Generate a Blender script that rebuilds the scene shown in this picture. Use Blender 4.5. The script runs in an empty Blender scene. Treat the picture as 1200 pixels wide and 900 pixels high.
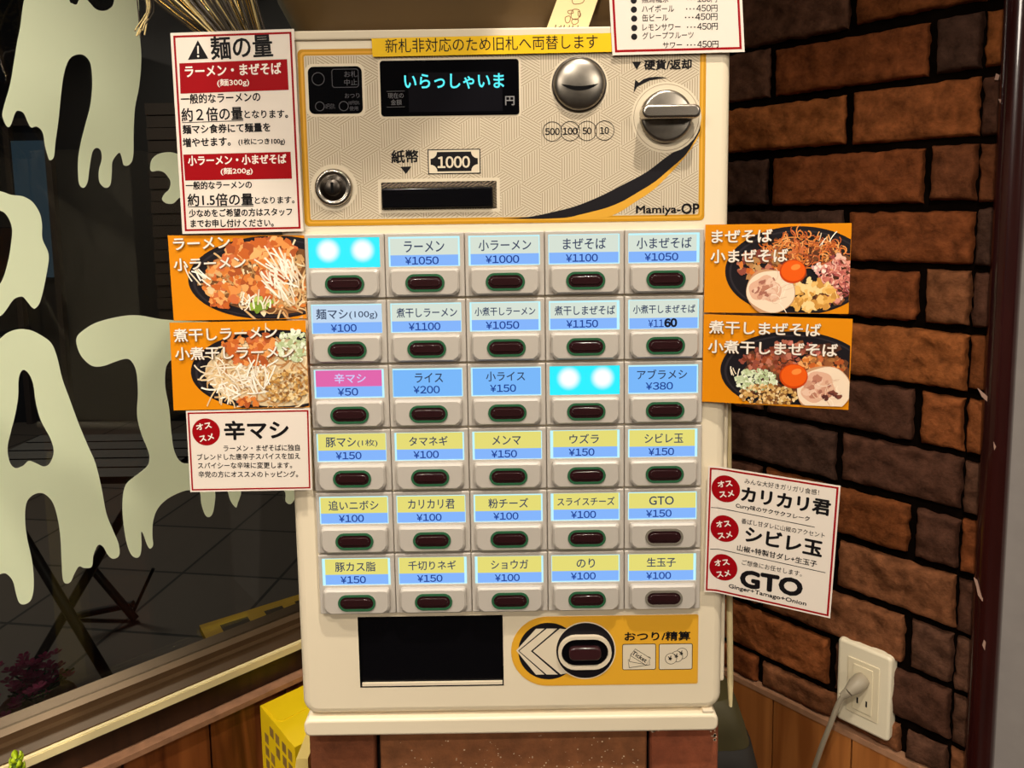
import bpy, bmesh, math, random
from mathutils import Vector, Matrix, noise
from mathutils.geometry import tessellate_polygon

scene = bpy.context.scene
COL = scene.collection

# ------------------------------------------------------------------ camera
cam = bpy.data.cameras.new('camera')
cam_o = bpy.data.objects.new('camera', cam)
COL.objects.link(cam_o)
cam.sensor_fit = 'HORIZONTAL'
cam.sensor_width = 36.0
cam.lens = 36.0 * 855 / 1200
cam.shift_y = -113 / 1200
cam.clip_start = 0.02
cam_o.matrix_world = (Matrix.Translation((0, -0.555, 1.45))
                      @ Matrix.Rotation(math.radians(90 - 5.8), 4, 'X')
                      @ Matrix.Rotation(math.radians(-0.85), 4, 'Z'))
scene.camera = cam_o
scene.view_settings.view_transform = 'Standard'
scene.view_settings.look = 'None'
scene.view_settings.gamma = 1.0
scene.view_settings.exposure = 0.0
scene.view_settings.use_curve_mapping = False

# ------------------------------------------------------------------ light
world = bpy.data.worlds.new('night')
scene.world = world
world.use_nodes = True
world.node_tree.nodes['Background'].inputs[0].default_value = (0.10, 0.13, 0.20, 1)
world.node_tree.nodes['Background'].inputs[1].default_value = 0.10


def lamp(name, kind, loc, target, power, color, size=0.1, angle=60, blend=0.4):
    l = bpy.data.lights.new(name, kind)
    l.energy = power
    l.color = color
    if kind == 'AREA':
        l.shape = 'DISK'
        l.size = size
    else:
        l.shadow_soft_size = size
    if kind == 'SPOT':
        l.spot_size = math.radians(angle)
        l.spot_blend = blend
    o = bpy.data.objects.new(name, l)
    COL.objects.link(o)
    o.location = loc
    o.rotation_euler = (Vector(target) - Vector(loc)).to_track_quat('-Z', 'Y').to_euler()
    return o


WARM = (1.0, 0.90, 0.77)
lamp('ceiling_spot', 'SPOT', (0.20, -0.48, 2.52), (0.02, 0.02, 1.00), 62, WARM, 0.02, 70, 1.0)
lamp('ceiling_downlight', 'SPOT', (-0.30, -1.25, 2.52), (0.45, 0.42, 0.62), 62, WARM, 0.03, 54, 1.0)
lamp('window_fill', 'SPOT', (-0.85, -0.60, 2.52), (-0.62, 0.36, 0.95), 100, WARM, 0.03, 56, 1.0)  # added to brighten the window letters and the yellow carton
lamp('room_fill', 'AREA', (-1.7, -2.6, 2.55), (0.2, 0.3, 0.7), 38, WARM, 0.8)  # unseen fill, added to lift the lower parts evenly
lamp('room_fill_east', 'AREA', (1.7, -2.6, 2.55), (-0.1, 0.3, 0.9), 42, WARM, 0.8)  # second unseen fill, added for the window side and the toppings card
lamp('street_fill', 'AREA', (-2.6, 3.2, 3.2), (-1.6, 2.0, 0), 30, (1.0, 0.88, 0.72), 0.8)  # unseen source, added to brighten the paving outside

# ------------------------------------------------------------------ materials
def lin(c):
    return tuple((v / 255 / 12.92) if v / 255 <= 0.04045 else ((v / 255 + 0.055) / 1.055) ** 2.4 for v in c)


MATS = {}


def mat(name, rgb, rough=0.5, metal=0.0, var=0.0, scale=30.0, bump=0.0, spec=0.5, coat=0.0, trans=0.0, stretch=None):
    if name in MATS:
        return MATS[name]
    m = bpy.data.materials.new(name)
    m.use_nodes = True
    nt = m.node_tree
    b = nt.nodes['Principled BSDF']
    c = lin(rgb)
    b.inputs['Base Color'].default_value = (*c, 1)
    b.inputs['Roughness'].default_value = rough
    b.inputs['Metallic'].default_value = metal
    b.inputs['Specular IOR Level'].default_value = spec
    b.inputs['Coat Weight'].default_value = coat
    b.inputs['Transmission Weight'].default_value = trans
    if var or bump:
        tc = nt.nodes.new('ShaderNodeTexCoord')
        n = nt.nodes.new('ShaderNodeTexNoise')
        n.inputs['Scale'].default_value = scale
        n.inputs['Detail'].default_value = 6
        src = tc.outputs['Object']
        if stretch:
            mp = nt.nodes.new('ShaderNodeMapping')
            mp.inputs['Scale'].default_value = stretch
            nt.links.new(src, mp.inputs[0])
            src = mp.outputs[0]
        nt.links.new(src, n.inputs['Vector'])
        if var:
            r = nt.nodes.new('ShaderNodeValToRGB')
            r.color_ramp.elements[0].position = 0.3
            r.color_ramp.elements[1].position = 0.7
            r.color_ramp.elements[0].color = (*[v * (1 - var) for v in c], 1)
            r.color_ramp.elements[1].color = (*[min(1, v * (1 + var)) for v in c], 1)
            nt.links.new(n.outputs['Fac'], r.inputs[0])
            nt.links.new(r.outputs[0], b.inputs['Base Color'])
        if bump:
            bp = nt.nodes.new('ShaderNodeBump')
            bp.inputs['Strength'].default_value = bump
            bp.inputs['Distance'].default_value = 0.002
            nt.links.new(n.outputs['Fac'], bp.inputs['Height'])
            nt.links.new(bp.outputs[0], b.inputs['Normal'])
    MATS[name] = m
    return m


def emat(name, rgb, strength=1.0):
    if name in MATS:
        return MATS[name]
    m = bpy.data.materials.new(name)
    m.use_nodes = True
    b = m.node_tree.nodes['Principled BSDF']
    b.inputs['Base Color'].default_value = (0, 0, 0, 1)
    b.inputs['Roughness'].default_value = 0.6
    b.inputs['Specular IOR Level'].default_value = 0.1
    b.inputs['Emission Color'].default_value = (*lin(rgb), 1)
    b.inputs['Emission Strength'].default_value = strength
    MATS[name] = m
    return m


def colmat(name, rough=0.4, noisy=0.0, scale=60, bump=0.0, spec=0.5, fine=0.0):
    """pigment read from the mesh's own colour attribute"""
    m = bpy.data.materials.new(name)
    m.use_nodes = True
    nt = m.node_tree
    b = nt.nodes['Principled BSDF']
    b.inputs['Roughness'].default_value = rough
    b.inputs['Specular IOR Level'].default_value = spec
    a = nt.nodes.new('ShaderNodeAttribute')
    a.attribute_name = 'pigment'
    out = a.outputs['Color']
    tc = nt.nodes.new('ShaderNodeTexCoord')
    n = nt.nodes.new('ShaderNodeTexNoise')
    n.inputs['Scale'].default_value = scale
    n.inputs['Detail'].default_value = 8
    n.inputs['Roughness'].default_value = 0.65
    nt.links.new(tc.outputs['Object'], n.inputs['Vector'])
    if noisy:
        r = nt.nodes.new('ShaderNodeMapRange')
        r.inputs['From Min'].default_value = 0.3
        r.inputs['From Max'].default_value = 0.7
        r.inputs['To Min'].default_value = 1 - noisy
        r.inputs['To Max'].default_value = 1 + noisy
        nt.links.new(n.outputs['Fac'], r.inputs[0])
        mx = nt.nodes.new('ShaderNodeVectorMath')
        mx.operation = 'SCALE'
        nt.links.new(out, mx.inputs[0])
        nt.links.new(r.outputs[0], mx.inputs['Scale'])
        out = mx.outputs[0]
    nt.links.new(out, b.inputs['Base Color'])
    if bump:
        bp = nt.nodes.new('ShaderNodeBump')
        bp.inputs['Strength'].default_value = bump
        bp.inputs['Distance'].default_value = 0.004
        nt.links.new(n.outputs['Fac'], bp.inputs['Height'])
        nt.links.new(bp.outputs[0], b.inputs['Normal'])
    MATS[name] = m
    return m


def woodmat(name, dark, light, rough=0.45, scale=1.0, horiz=False):
    m = bpy.data.materials.new(name)
    m.use_nodes = True
    nt = m.node_tree
    b = nt.nodes['Principled BSDF']
    b.inputs['Roughness'].default_value = rough
    tc = nt.nodes.new('ShaderNodeTexCoord')
    mp = nt.nodes.new('ShaderNodeMapping')
    mp.inputs['Scale'].default_value = (30 * scale, 30 * scale, 2.2 * scale)
    n = nt.nodes.new('ShaderNodeTexNoise')
    n.inputs['Scale'].default_value = 1.0
    n.inputs['Detail'].default_value = 7
    n.inputs['Distortion'].default_value = 1.2
    r = nt.nodes.new('ShaderNodeValToRGB')
    r.color_ramp.elements[0].position = 0.32
    r.color_ramp.elements[1].position = 0.68
    r.color_ramp.elements[0].color = (*lin(dark), 1)
    r.color_ramp.elements[1].color = (*lin(light), 1)
    nt.links.new(tc.outputs['Object'], mp.inputs[0])
    nt.links.new(mp.outputs[0], n.inputs['Vector'])
    nt.links.new(n.outputs['Fac'], r.inputs[0])
    nt.links.new(r.outputs[0], b.inputs['Base Color'])
    MATS[name] = m
    return m


# ------------------------------------------------------------------ mesh building
_ID = lambda x, y, z: Vector((x / 1000, y / 1000, z / 1000))


class MB:
    """collects shapes given in millimetres (x right, y away from the viewer, z up) into one mesh"""

    def __init__(self, fn=None):
        self.fn = fn or _ID
        self.v, self.f, self.mi, self.sm, self.col = [], [], [], [], []
        self.pen = None

    def add(self, verts, faces, mi=0, smooth=False, raw=False):
        o = len(self.v)
        self.v += [Vector(p) if raw else self.fn(*p) for p in verts]
        for f in faces:
            self.f.append([i + o for i in f])
            self.mi.append(mi)
            self.sm.append(smooth)
            self.col.append(self.pen)

    def box(self, x0, x1, y0, y1, z0, z1, mi=0):
        P = [(x, y, z) for x in (x0, x1) for y in (y0, y1) for z in (z0, z1)]
        self.add(P, [(0, 1, 3, 2), (4, 6, 7, 5), (0, 4, 5, 1), (2, 3, 7, 6), (0, 2, 6, 4), (1, 5, 7, 3)], mi)

    def rings(self, rings, mi=0, smooth=True, cap0=False, cap1=False, closed=True):
        n = len(rings[0])
        fs = []
        for k in range(len(rings) - 1):
            for i in range(n if closed else n - 1):
                j = (i + 1) % n
                fs.append((k * n + i, k * n + j, (k + 1) * n + j, (k + 1) * n + i))
        self.add([p for r in rings for p in r], fs, mi, smooth)
        if cap0:
            self.add(rings[0], [tuple(range(n))[::-1]], mi)
        if cap1:
            self.add(rings[-1], [tuple(range(n))], mi)

    def poly(self, pts, y, mi=0, holes=()):
        loops = [[(p[0], p[1]) for p in pts]] + [[(p[0], p[1]) for p in h] for h in holes]
        flat = [p for l in loops for p in l]
        tris = tessellate_polygon([[Vector((p[0], p[1], 0)) for p in l] for l in loops])
        out = []
        for t in tris:
            a, b, c = [flat[i] for i in t]
            s = (b[0] - a[0]) * (c[1] - a[1]) - (b[1] - a[1]) * (c[0] - a[0])
            out.append(t if s > 0 else t[::-1])
        self.add([(p[0], y, p[1]) for p in flat], out, mi)

    def rect(self, x0, x1, z0, z1, y, mi=0):
        self.add([(x0, y, z0), (x1, y, z0), (x1, y, z1), (x0, y, z1)], [(0, 1, 2, 3)], mi)

    def rplate(self, cx, cz, w, h, r, yb, yf, bev=0.0, mi=0, n=6, holes=(), capmi=None):
        rings = [[(x, yb, z) for x, z in rrect(cx, cz, w, h, r, n)]]
        if bev:
            for k in range(5):
                a = k / 4 * math.pi / 2
                i = bev * (1 - math.cos(a))
                rings.append([(x, yf + bev * (1 - math.sin(a)), z) for x, z in rrect(cx, cz, w - 2 * i, h - 2 * i, max(r - i, 0.05), n)])
        else:
            rings.append([(x, yf, z) for x, z in rrect(cx, cz, w, h, r, n)])
        self.rings(rings, mi, bool(bev))
        self.poly([(p[0], p[2]) for p in rings[-1]], yf, mi if capmi is None else capmi, holes)

    def band(self, outer, inner, y, mi=0):
        n = len(outer)
        self.add([(p[0], y, p[1]) for p in outer] + [(p[0], y, p[1]) for p in inner],
                 [(i, (i + 1) % n, n + (i + 1) % n, n + i) for i in range(n)], mi)

    def rframe(self, cx, cz, w, h, r, t, yb, yf, mi=0, n=6):
        o = rrect(cx, cz, w, h, r, n)
        q = rrect(cx, cz, w - 2 * t, h - 2 * t, max(r - t, 0.1), n)
        self.rings([[(x, yb, z) for x, z in o], [(x, yf, z) for x, z in o], [(x, yf, z) for x, z in q], [(x, yb, z) for x, z in q]], mi, False)

    def lathe(self, cx, cz, prof, n=40, mi=0, smooth=True, cap=True):
        rings = [[(cx + r * math.cos(2 * math.pi * i / n), y, cz + r * math.sin(2 * math.pi * i / n)) for i in range(n)] for r, y in prof]
        self.rings(rings, mi, smooth, cap1=cap)

    def disc(self, cx, cz, r, y, mi=0, n=28):
        self.poly([(cx + r * math.cos(2 * math.pi * i / n), cz + r * math.sin(2 * math.pi * i / n)) for i in range(n)], y, mi)

    def circle(self, cx, cz, r, w, y, mi=0, n=36):
        c = lambda q: [(cx + q * math.cos(2 * math.pi * i / n), cz + q * math.sin(2 * math.pi * i / n)) for i in range(n)]
        self.band(c(r), c(r - w), y, mi)

    def stroke(self, pts, w, y, mi=0):
        """a printed line of width w"""
        n = len(pts)
        L, R = [], []
        for i in range(n):
            a, b = Vector(pts[max(i - 1, 0)]), Vector(pts[min(i + 1, n - 1)])
            d = (b - a).normalized()
            p = Vector(pts[i])
            q = Vector((-d.y, d.x)) * w / 2
            L.append(p + q)
            R.append(p - q)
        self.add([(p.x, y, p.y) for p in L] + [(p.x, y, p.y) for p in R],
                 [(i, n + i, n + i + 1, i + 1) for i in range(n - 1)], mi)

    def tube(self, pts, r, n=8, mi=0, taper=None, raw=False):
        rings = []
        P = [Vector(p) for p in pts]
        up = Vector((0.31, 0.17, 0.93)).normalized()
        for i, p in enumerate(P):
            d = (P[min(i + 1, len(P) - 1)] - P[max(i - 1, 0)]).normalized()
            u = d.cross(up)
            if u.length < 1e-3:
                u = d.cross(Vector((1, 0, 0)))
            u.normalize()
            w = u.cross(d)
            rr = r * (taper[i] if taper else 1)
            rings.append([tuple(p + (u * math.cos(2 * math.pi * k / n) + w * math.sin(2 * math.pi * k / n)) * rr) for k in range(n)])
        self.rings(rings, mi, True, True, True)

    def text(self, body, base, h, y, mi=0, bold=0.0, dots=False):
        """letter outlines fitted between two baseline corners, h tall"""
        V, F, (x0, z0, x1, z1) = glyphs(body)
        a, b = Vector(base[0]), Vector(base[1])
        e = (b - a) / (x1 - x0)
        up = Vector((-(b - a).y, (b - a).x)).normalized() * (h / (z1 - z0))
        offs = [(0, 0)]
        if bold:
            offs = [(bold * math.cos(k * math.pi / 4), bold * math.sin(k * math.pi / 4)) for k in range(8)] + [(0, 0)]
        for k, (ox, oz) in enumerate(offs):
            pts = []
            for p in V:
                q = a + e * (p[0] - x0) + up * (p[1] - z0)
                pts.append((q.x + ox, y - 0.002 * k, q.y + oz))
            self.add(pts, F, mi)

    def build(self, name, mats, parent=None, loc=None, link=True):
        me = bpy.data.meshes.new(name)
        me.from_pydata(self.v, [], self.f)
        ms = mats if isinstance(mats, (list, tuple)) else [mats]
        for m in ms:
            me.materials.append(m)
        me.polygons.foreach_set('material_index', self.mi)
        me.polygons.foreach_set('use_smooth', self.sm)
        if any(c is not None for c in self.col):
            at = me.color_attributes.new('pigment', 'FLOAT_COLOR', 'CORNER')
            d = []
            for p, c in zip(me.polygons, self.col):
                c = c or (0.5, 0.5, 0.5)
                d += [*c, 1.0] * p.loop_total
            at.data.foreach_set('color', d)
        me.update()
        o = bpy.data.objects.new(name, me)
        if link:
            COL.objects.link(o)
        if parent:
            o.parent = parent
        if loc is not None:
            o.location = loc
        return o


def rrect(cx, cz, w, h, r, n=6):
    r = min(r, w / 2, h / 2)
    pts = []
    for sx, sz, a0 in ((1, -1, -90), (1, 1, 0), (-1, 1, 90), (-1, -1, 180)):
        ox, oz = cx + sx * (w / 2 - r), cz + sz * (h / 2 - r)
        for k in range(n + 1):
            a = math.radians(a0 + 90 * k / n)
            pts.append((ox + r * math.cos(a), oz + r * math.sin(a)))
    return pts


_G = {}


def glyphs(body):
    """outlines of one line of type; numbers are set from the wide figures, closed up"""
    if body not in _G and len(body) > 1 and all(c in '0123456789¥' for c in body):
        V, F = [], []
        for i, c in enumerate(body):
            v, f, bb = glyphs(chr(0xFFE5) if c == '¥' else chr(ord(c) + 0xFEE0))
            k = 0.86 if c == '¥' else 1.0
            mx_ = (bb[0] + bb[2]) / 2
            F += [[j + len(V) for j in t] for t in f]
            V += [((x - mx_) * k + i * 0.60, y) for x, y in v]
        xs, ys = [p[0] for p in V], [p[1] for p in V]
        _G[body] = (V, F, (min(xs), min(ys), max(xs), max(ys)))
    if body not in _G:
        c = bpy.data.curves.new('type', 'FONT')
        c.body = body
        c.size = 1
        c.resolution_u = 3
        o = bpy.data.objects.new('type', c)
        COL.objects.link(o)
        dg = bpy.context.evaluated_depsgraph_get()
        dg.update()
        ev = o.evaluated_get(dg)
        m = ev.to_mesh()
        V = [(v.co.x, v.co.y) for v in m.vertices]
        F = []
        for p in m.polygons:
            t = list(p.vertices)
            s = 0
            for i in range(len(t)):
                a, b = V[t[i]], V[t[(i + 1) % len(t)]]
                s += a[0] * b[1] - a[1] * b[0]
            F.append(t if s > 0 else t[::-1])
        ev.to_mesh_clear()
        bpy.data.objects.remove(o)
        bpy.data.curves.remove(c)
        xs, ys = [p[0] for p in V], [p[1] for p in V]
        _G[body] = (V, F, (min(xs), min(ys), max(xs), max(ys)))
    return _G[body]


def smooth_loop(pts, k=4):
    """closed Catmull-Rom through the points"""
    n = len(pts)
    out = []
    for i in range(n):
        p0, p1, p2, p3 = [Vector(pts[(i + j - 1) % n]) for j in range(4)]
        for s in range(k):
            t = s / k
            q = 0.5 * ((2 * p1) + (p2 - p0) * t + (2 * p0 - 5 * p1 + 4 * p2 - p3) * t * t + (3 * p1 - p0 - 3 * p2 + p3) * t ** 3)
            out.append((q.x, q.y))
    return out


def smooth_line(pts, k=5):
    P = [Vector(p) for p in pts]
    P = [P[0] * 2 - P[1]] + P + [P[-1] * 2 - P[-2]]
    out = []
    for i in range(1, len(P) - 2):
        p0, p1, p2, p3 = P[i - 1:i + 3]
        for s in range(k):
            t = s / k
            out.append(0.5 * ((2 * p1) + (p2 - p0) * t + (2 * p0 - 5 * p1 + 4 * p2 - p3) * t * t + (3 * p1 - p0 - 3 * p2 + p3) * t ** 3))
    out.append(P[-2])
    return out


def clip(poly, x0, x1, z0, z1):
    for ax, lim, sg in ((0, x0, 1), (0, x1, -1), (1, z0, 1), (1, z1, -1)):
        if not poly:
            break
        out = []
        for i in range(len(poly)):
            a, b = poly[i], poly[(i + 1) % len(poly)]
            ia, ib = (a[ax] - lim) * sg >= 0, (b[ax] - lim) * sg >= 0
            if ia:
                out.append(a)
            if ia != ib:
                t = (lim - a[ax]) / (b[ax] - a[ax])
                out.append((a[0] + (b[0] - a[0]) * t, a[1] + (b[1] - a[1]) * t))
        poly = out
    return poly


def tag(o, label=None, cat=None, group=None, kind=None):
    for k, v in (('label', label), ('category', cat), ('group', group), ('kind', kind)):
        if v:
            o[k] = v
    return o


def empty(name, loc, label=None, cat=None, group=None, kind=None):
    o = bpy.data.objects.new(name, None)
    o.empty_display_size = 0.05
    COL.objects.link(o)
    o.location = loc
    return tag(o, label, cat, group, kind)


rng = random.Random(7)

# ------------------------------------------------------------------ room planes
PR, DR = Vector((0.49048, 0.39871, 0)), Vector((-0.68323, 0.73020, 0))      # right wall: a point, direction away from viewer
PL, DL = Vector((-0.35190, 0.55309, 0)), Vector((0.74691, 0.66492, 0))      # left wall
NR = Vector((-DR.y, DR.x, 0))      # normals into the room
NL = Vector((DL.y, -DL.x, 0))
# on-wall coordinates: (along wall, away from the room, up) in millimetres
fnR = lambda s, y, z: PR + DR * (s / 1000) - NR * (y / 1000) + Vector((0, 0, z / 1000))
fnL = lambda s, y, z: PL + DL * (s / 1000) - NL * (y / 1000) + Vector((0, 0, z / 1000))

M_floor = mat('dark floor tile', (70, 52, 40), 0.5, var=0.3, scale=6)
M_plaster = mat('grey painted plaster', (150, 143, 138), 0.8, var=0.05, scale=40, bump=0.1)
M_ceil = mat('warm white ceiling', (200, 185, 165), 0.9)
M_orange = woodmat('orange stained pine', (150, 86, 38), (198, 126, 64), 0.4)
M_redwood = woodmat('red brown stained pine', (84, 38, 16), (160, 92, 46), 0.35)
M_raw = mat('raw board edge', (165, 120, 88), 0.7, var=0.2, scale=60)
M_darkboard = woodmat('dark brown sill board', (40, 22, 12), (62, 36, 20), 0.4)
M_gap = mat('dark gap', (18, 10, 7), 0.9)

# floor, ceiling, far sides of the room
b = MB()
b.box(-2600, 2600, -3600, 1000, -40, 0)
tag(b.build('floor', M_floor), kind='structure')
b = MB()
b.box(-2600, 2600, -3600, 1000, 2620, 2660)
tag(b.build('ceiling', M_ceil), kind='structure')
b = MB()
b.box(-2600, 2600, -3640, -3600, 0, 2620)
tag(b.build('wall_back', M_plaster), kind='structure')

# ---- right wall: rustic brick above a wooden wainscot
M_brick = colmat('rustic brick', 0.85, 0.5, 60, 1.0, 0.08)
M_mortar = mat('dark mortar', (15, 9, 6), 0.95, var=0.3, scale=80, bump=0.3, spec=0.0)
b = MB(fnR)
b.box(-124, 690, 2, 60, 0, 2620, 1)
brick_cols = [(134, 76, 40), (118, 64, 33), (102, 58, 34), (122, 76, 48), (80, 51, 38), (112, 62, 31), (90, 60, 45), (142, 82, 42), (70, 48, 38)]


def brick(s0, s1, z0, z1, col, seed, skew=0.0):
    r = random.Random(seed)
    base = r.uniform(9, 14)
    def steps(length, d):
        n = max(3, int((length - 8) / d))
        return [0, 0.8, 2.0, 4.0] + [4 + (length - 8) * k / n for k in range(1, n)] + [length - 4, length - 2.0, length - 0.8, length]
    us, ws = steps(s1 - s0, 5.5), steps(z1 - z0, 5.5)
    nx, nz = len(us) - 1, len(ws) - 1
    V = []
    for j in range(nz + 1):
        for i in range(nx + 1):
            s, z = s0 + us[i], z0 + ws[j]
            n1 = noise.noise(Vector((s / 34, z / 22, seed * 3.1)))
            n2 = noise.noise(Vector((s / 11, z / 9, seed * 1.7 + 40)))
            n3 = noise.noise(Vector((s / 5, z / 5, seed * 2.3 + 80)))
            ed = min(us[i], s1 - s, ws[j], z1 - z)
            rim = 1 - math.exp(-max(ed, 0) / 1.5)
            off = -1 + (base + n1 * 5.0 + n2 * 3.0 + n3 * 1.3) * rim
            wob = 3.6 * noise.noise(Vector((s / 13, z / 13, seed + 9.0))) * max(0.35, 1 - ed / 6)
            V.append((s + wob, -off, z + wob * 0.8))
    F = []
    for j in range(nz):
        for i in range(nx):
            a = j * (nx + 1) + i
            F.append((a, a + nx + 1, a + nx + 2, a + 1))
    b.pen = lin(col)
    b.add(V, F, 0, True)


seed = 1
for k in range(-13, 13):
    zt = 1683 - 77 * k
    zb = zt - 77
    if zt < 740:
        continue
    cut = -101
    start = 162 if k % 2 == 0 else 52
    joints = [cut, -124]
    s = start
    while s > cut + 20:
        joints.append(s)
        s -= 208
    s = start + 208
    while s < 690:
        joints.append(s)
        s += 208
    joints = sorted(set(joints + [690]))
    for a, c in zip(joints[:-1], joints[1:]):
        seed += 1
        g0 = 1.5 if a in (cut, -124) else 4.5
        g1 = 1.5 if c in (cut, -124) else 4.5
        j1, j2 = rng.uniform(-2.5, 2.5), rng.uniform(-2.5, 2.5)
        brick(a + g0, c - g1, max(zb + 5 + j1, 716), zt - 5 + j2, rng.choice(brick_cols), seed)
b.pen = None
wall_right = tag(b.build('wall_right', [M_brick, M_mortar]), kind='structure')

b = MB(fnR)
edges = [690] + list(range(585, 200, -117)) + [135.1, 17.7, -99.6, -124]
edges = sorted(set(edges))
for a, c in zip(edges[:-1], edges[1:]):
    b.box(a + 1.2, c - 1.2, -12, 2, 90, 706)
trim = tag(b.build('trim_1', M_orange), kind='structure')
b = MB(fnR)
b.box(-124, 690, -13, 2, 706, 714.5)
tag(b.build('trim_2', M_raw), kind='structure')
b = MB(fnR)
b.box(-124, 690, -20, 2, 0, 90)
tag(b.build('baseboard_right', M_redwood), kind='structure')

# cherry post closing the brick, with chipped lacquer, then grey wall
M_cherry = mat('dark cherry lacquer', (46, 14, 12), 0.22, var=0.25, scale=14, coat=0.6, stretch=(6, 6, 0.6))
M_chip = mat('bare chipped wood', (176, 140, 122), 0.8)
b = MB(fnR)
prof = [(-121, 10)] + [(-121 - 15 + 15 * math.cos(a), -14 - 11 * math.sin(a)) for a in [math.pi * k / 12 for k in range(13)]] + [(-151, 10)]
b.rings([[(s, y, z) for s, y in prof] for z in (0, 2620)], 0, True)
post = tag(b.build('trim_3', M_cherry), kind='structure')
b = MB(fnR)
for pts in ([(-116.6, 1234.5), (-124.0, 1228.4), (-131.3, 1223.4), (-133.5, 1213.3), (-128.9, 1218.7), (-121.5, 1224.8)],
            [(-123.2, 1000.5), (-126.9, 998.6), (-130.1, 987.6), (-133.2, 978.8), (-138.7, 977.6), (-133.4, 974.5), (-128.6, 980.4), (-126.3, 990.6)],
            [(-136.2, 1173.9), (-139.0, 1168.2), (-137.5, 1163.7)], [(-137.3, 927.3), (-139.3, 924.8), (-138.8, 914.5), (-135.9, 919.9)], [(-117.7, 1601.6), (-121.2, 1599.2), (-119.8, 1593.6), (-116.3, 1595.0)],
            [(-122.4, 1571.9), (-125.9, 1570.5), (-124.4, 1566.8)]):
    r0 = sum(p[0] for p in pts) / len(pts)
    yo = -14 - 11 * math.sqrt(max(0.02, 1 - ((r0 + 136) / 15) ** 2))
    b.rings([[(s, yo + 0.6, z) for s, z in pts], [(s, yo - 0.7, z) for s, z in pts]], 0, False, cap1=True)
b.build('lacquer_chip', M_chip, post)
b = MB(fnR)
b.box(-2100, -149, -7, 60, 0, 2620)
tag(b.build('wall_side', M_plaster), kind='structure')

# ---- left wall: shop window over a wainscot
b = MB(fnL)
edges = [-1900 + 118 * k for k in range(20)]
for a, c in zip(edges[:-1], edges[1:]):
    b.box(a + 1.5 - 13, c - 1.5 - 13, 0, 14, 60, 707)
b.box(-1900, 500, 14, 90, 0, 704, 1)
tag(b.build('wall_left', [M_redwood, M_gap]), kind='structure')
b = MB(fnL)
b.box(-1900, 500, -8, 14, 708, 716)
tag(b.build('trim_4', M_raw), kind='structure')
b = MB(fnL)
b.box(-1900, 500, -6, 14, 0, 60)
tag(b.build('baseboard_left', M_darkboard), kind='structure')
b = MB(fnL)
b.box(-1900, 500, 12, 90, 716, 761)
tag(b.build('trim_5', M_darkboard), kind='structure')

M_sill = mat('cream sill nosing', (246, 228, 172), 0.45, var=0.08, scale=8, stretch=(1, 1, 8))
M_alu = mat('bronze aluminium sash', (112, 88, 62), 0.35, metal=0.55, var=0.1, scale=20)
M_bronze = mat('dark bronze sill', (84, 62, 40), 0.4, metal=0.4, var=0.1, scale=20)
win = empty('window_1', fnL(-300, 60, 770), kind='structure')


def rel(fn, o):
    org = Vector(o.location)
    return lambda x, y, z: fn(x, y, z) - org


fw = rel(fnL, win)
b = MB(fw)
b.box(-1900, 500, -3, 3, 759, 770)
b.box(-1900, 500, -2, 3, 770, 771.5)
b.build('sill_nosing', M_sill, win)
b = MB(fw)
b.box(-1900, 500, 3, 60, 755, 771)
b.box(-1900, 500, 3, 9, 771, 773.5)
b.build('sill', M_bronze, win)
b = MB(fw)
b.box(-1900, 500, 34, 52, 771, 775)
b.box(-1900, 500, 44, 90, 771, 784)
b.box(-1900, 500, 40, 90, 2350, 2420)
b.box(430, 500, 40, 90, 771, 2420)
b.box(-1900, -1830, 40, 90, 771, 2420)
b.build('sash_frame', M_alu, win)
glass = bpy.data.materials.new('window glass')
glass.use_nodes = True
nt = glass.node_tree
nt.nodes.remove(nt.nodes['Principled BSDF'])
tr = nt.nodes.new('ShaderNodeBsdfTransparent')
tr.inputs[0].default_value = (0.90, 0.92, 0.90, 1)
gl = nt.nodes.new('ShaderNodeBsdfGlossy')
gl.inputs['Roughness'].default_value = 0.0
fr = nt.nodes.new('ShaderNodeFresnel')
fr.inputs[0].default_value = 1.45
mx = nt.nodes.new('ShaderNodeMixShader')
nt.links.new(fr.outputs[0], mx.inputs[0])
nt.links.new(tr.outputs[0], mx.inputs[1])
nt.links.new(gl.outputs[0], mx.inputs[2])
nt.links.new(mx.outputs[0], nt.nodes['Material Output'].inputs[0])
b = MB(fw)
b.box(-1830, 430, 61, 66, 784, 2350)
b.build('pane', glass, win)
b = MB(fnL)
b.box(-1900, 500, 0, 90, 2420, 2620)
tag(b.build('wall_lintel', M_plaster), kind='structure')

# dripping vinyl letters on the glass
M_vinyl = mat('cream vinyl', (234, 244, 206), 0.5, var=0.02, scale=10)


def letter(label, outer, holes=(), k=4):
    o = empty('window_letter', fnL(sum(p[0] for p in outer) / len(outer), 60, min(p[1] for p in outer)), label, 'window lettering', 'dripping letters on the window glass')
    b = MB(rel(fnL, o))
    ol = smooth_loop(outer, k)
    hl = [smooth_loop(h, k) for h in holes]
    b.poly(ol, 60.2, 0, hl)
    b.rings([[(s, 60.9, z) for s, z in ol], [(s, 60.2, z) for s, z in ol]], 0, False)
    b.build('vinyl_letter', M_vinyl, o)
    return o


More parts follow.
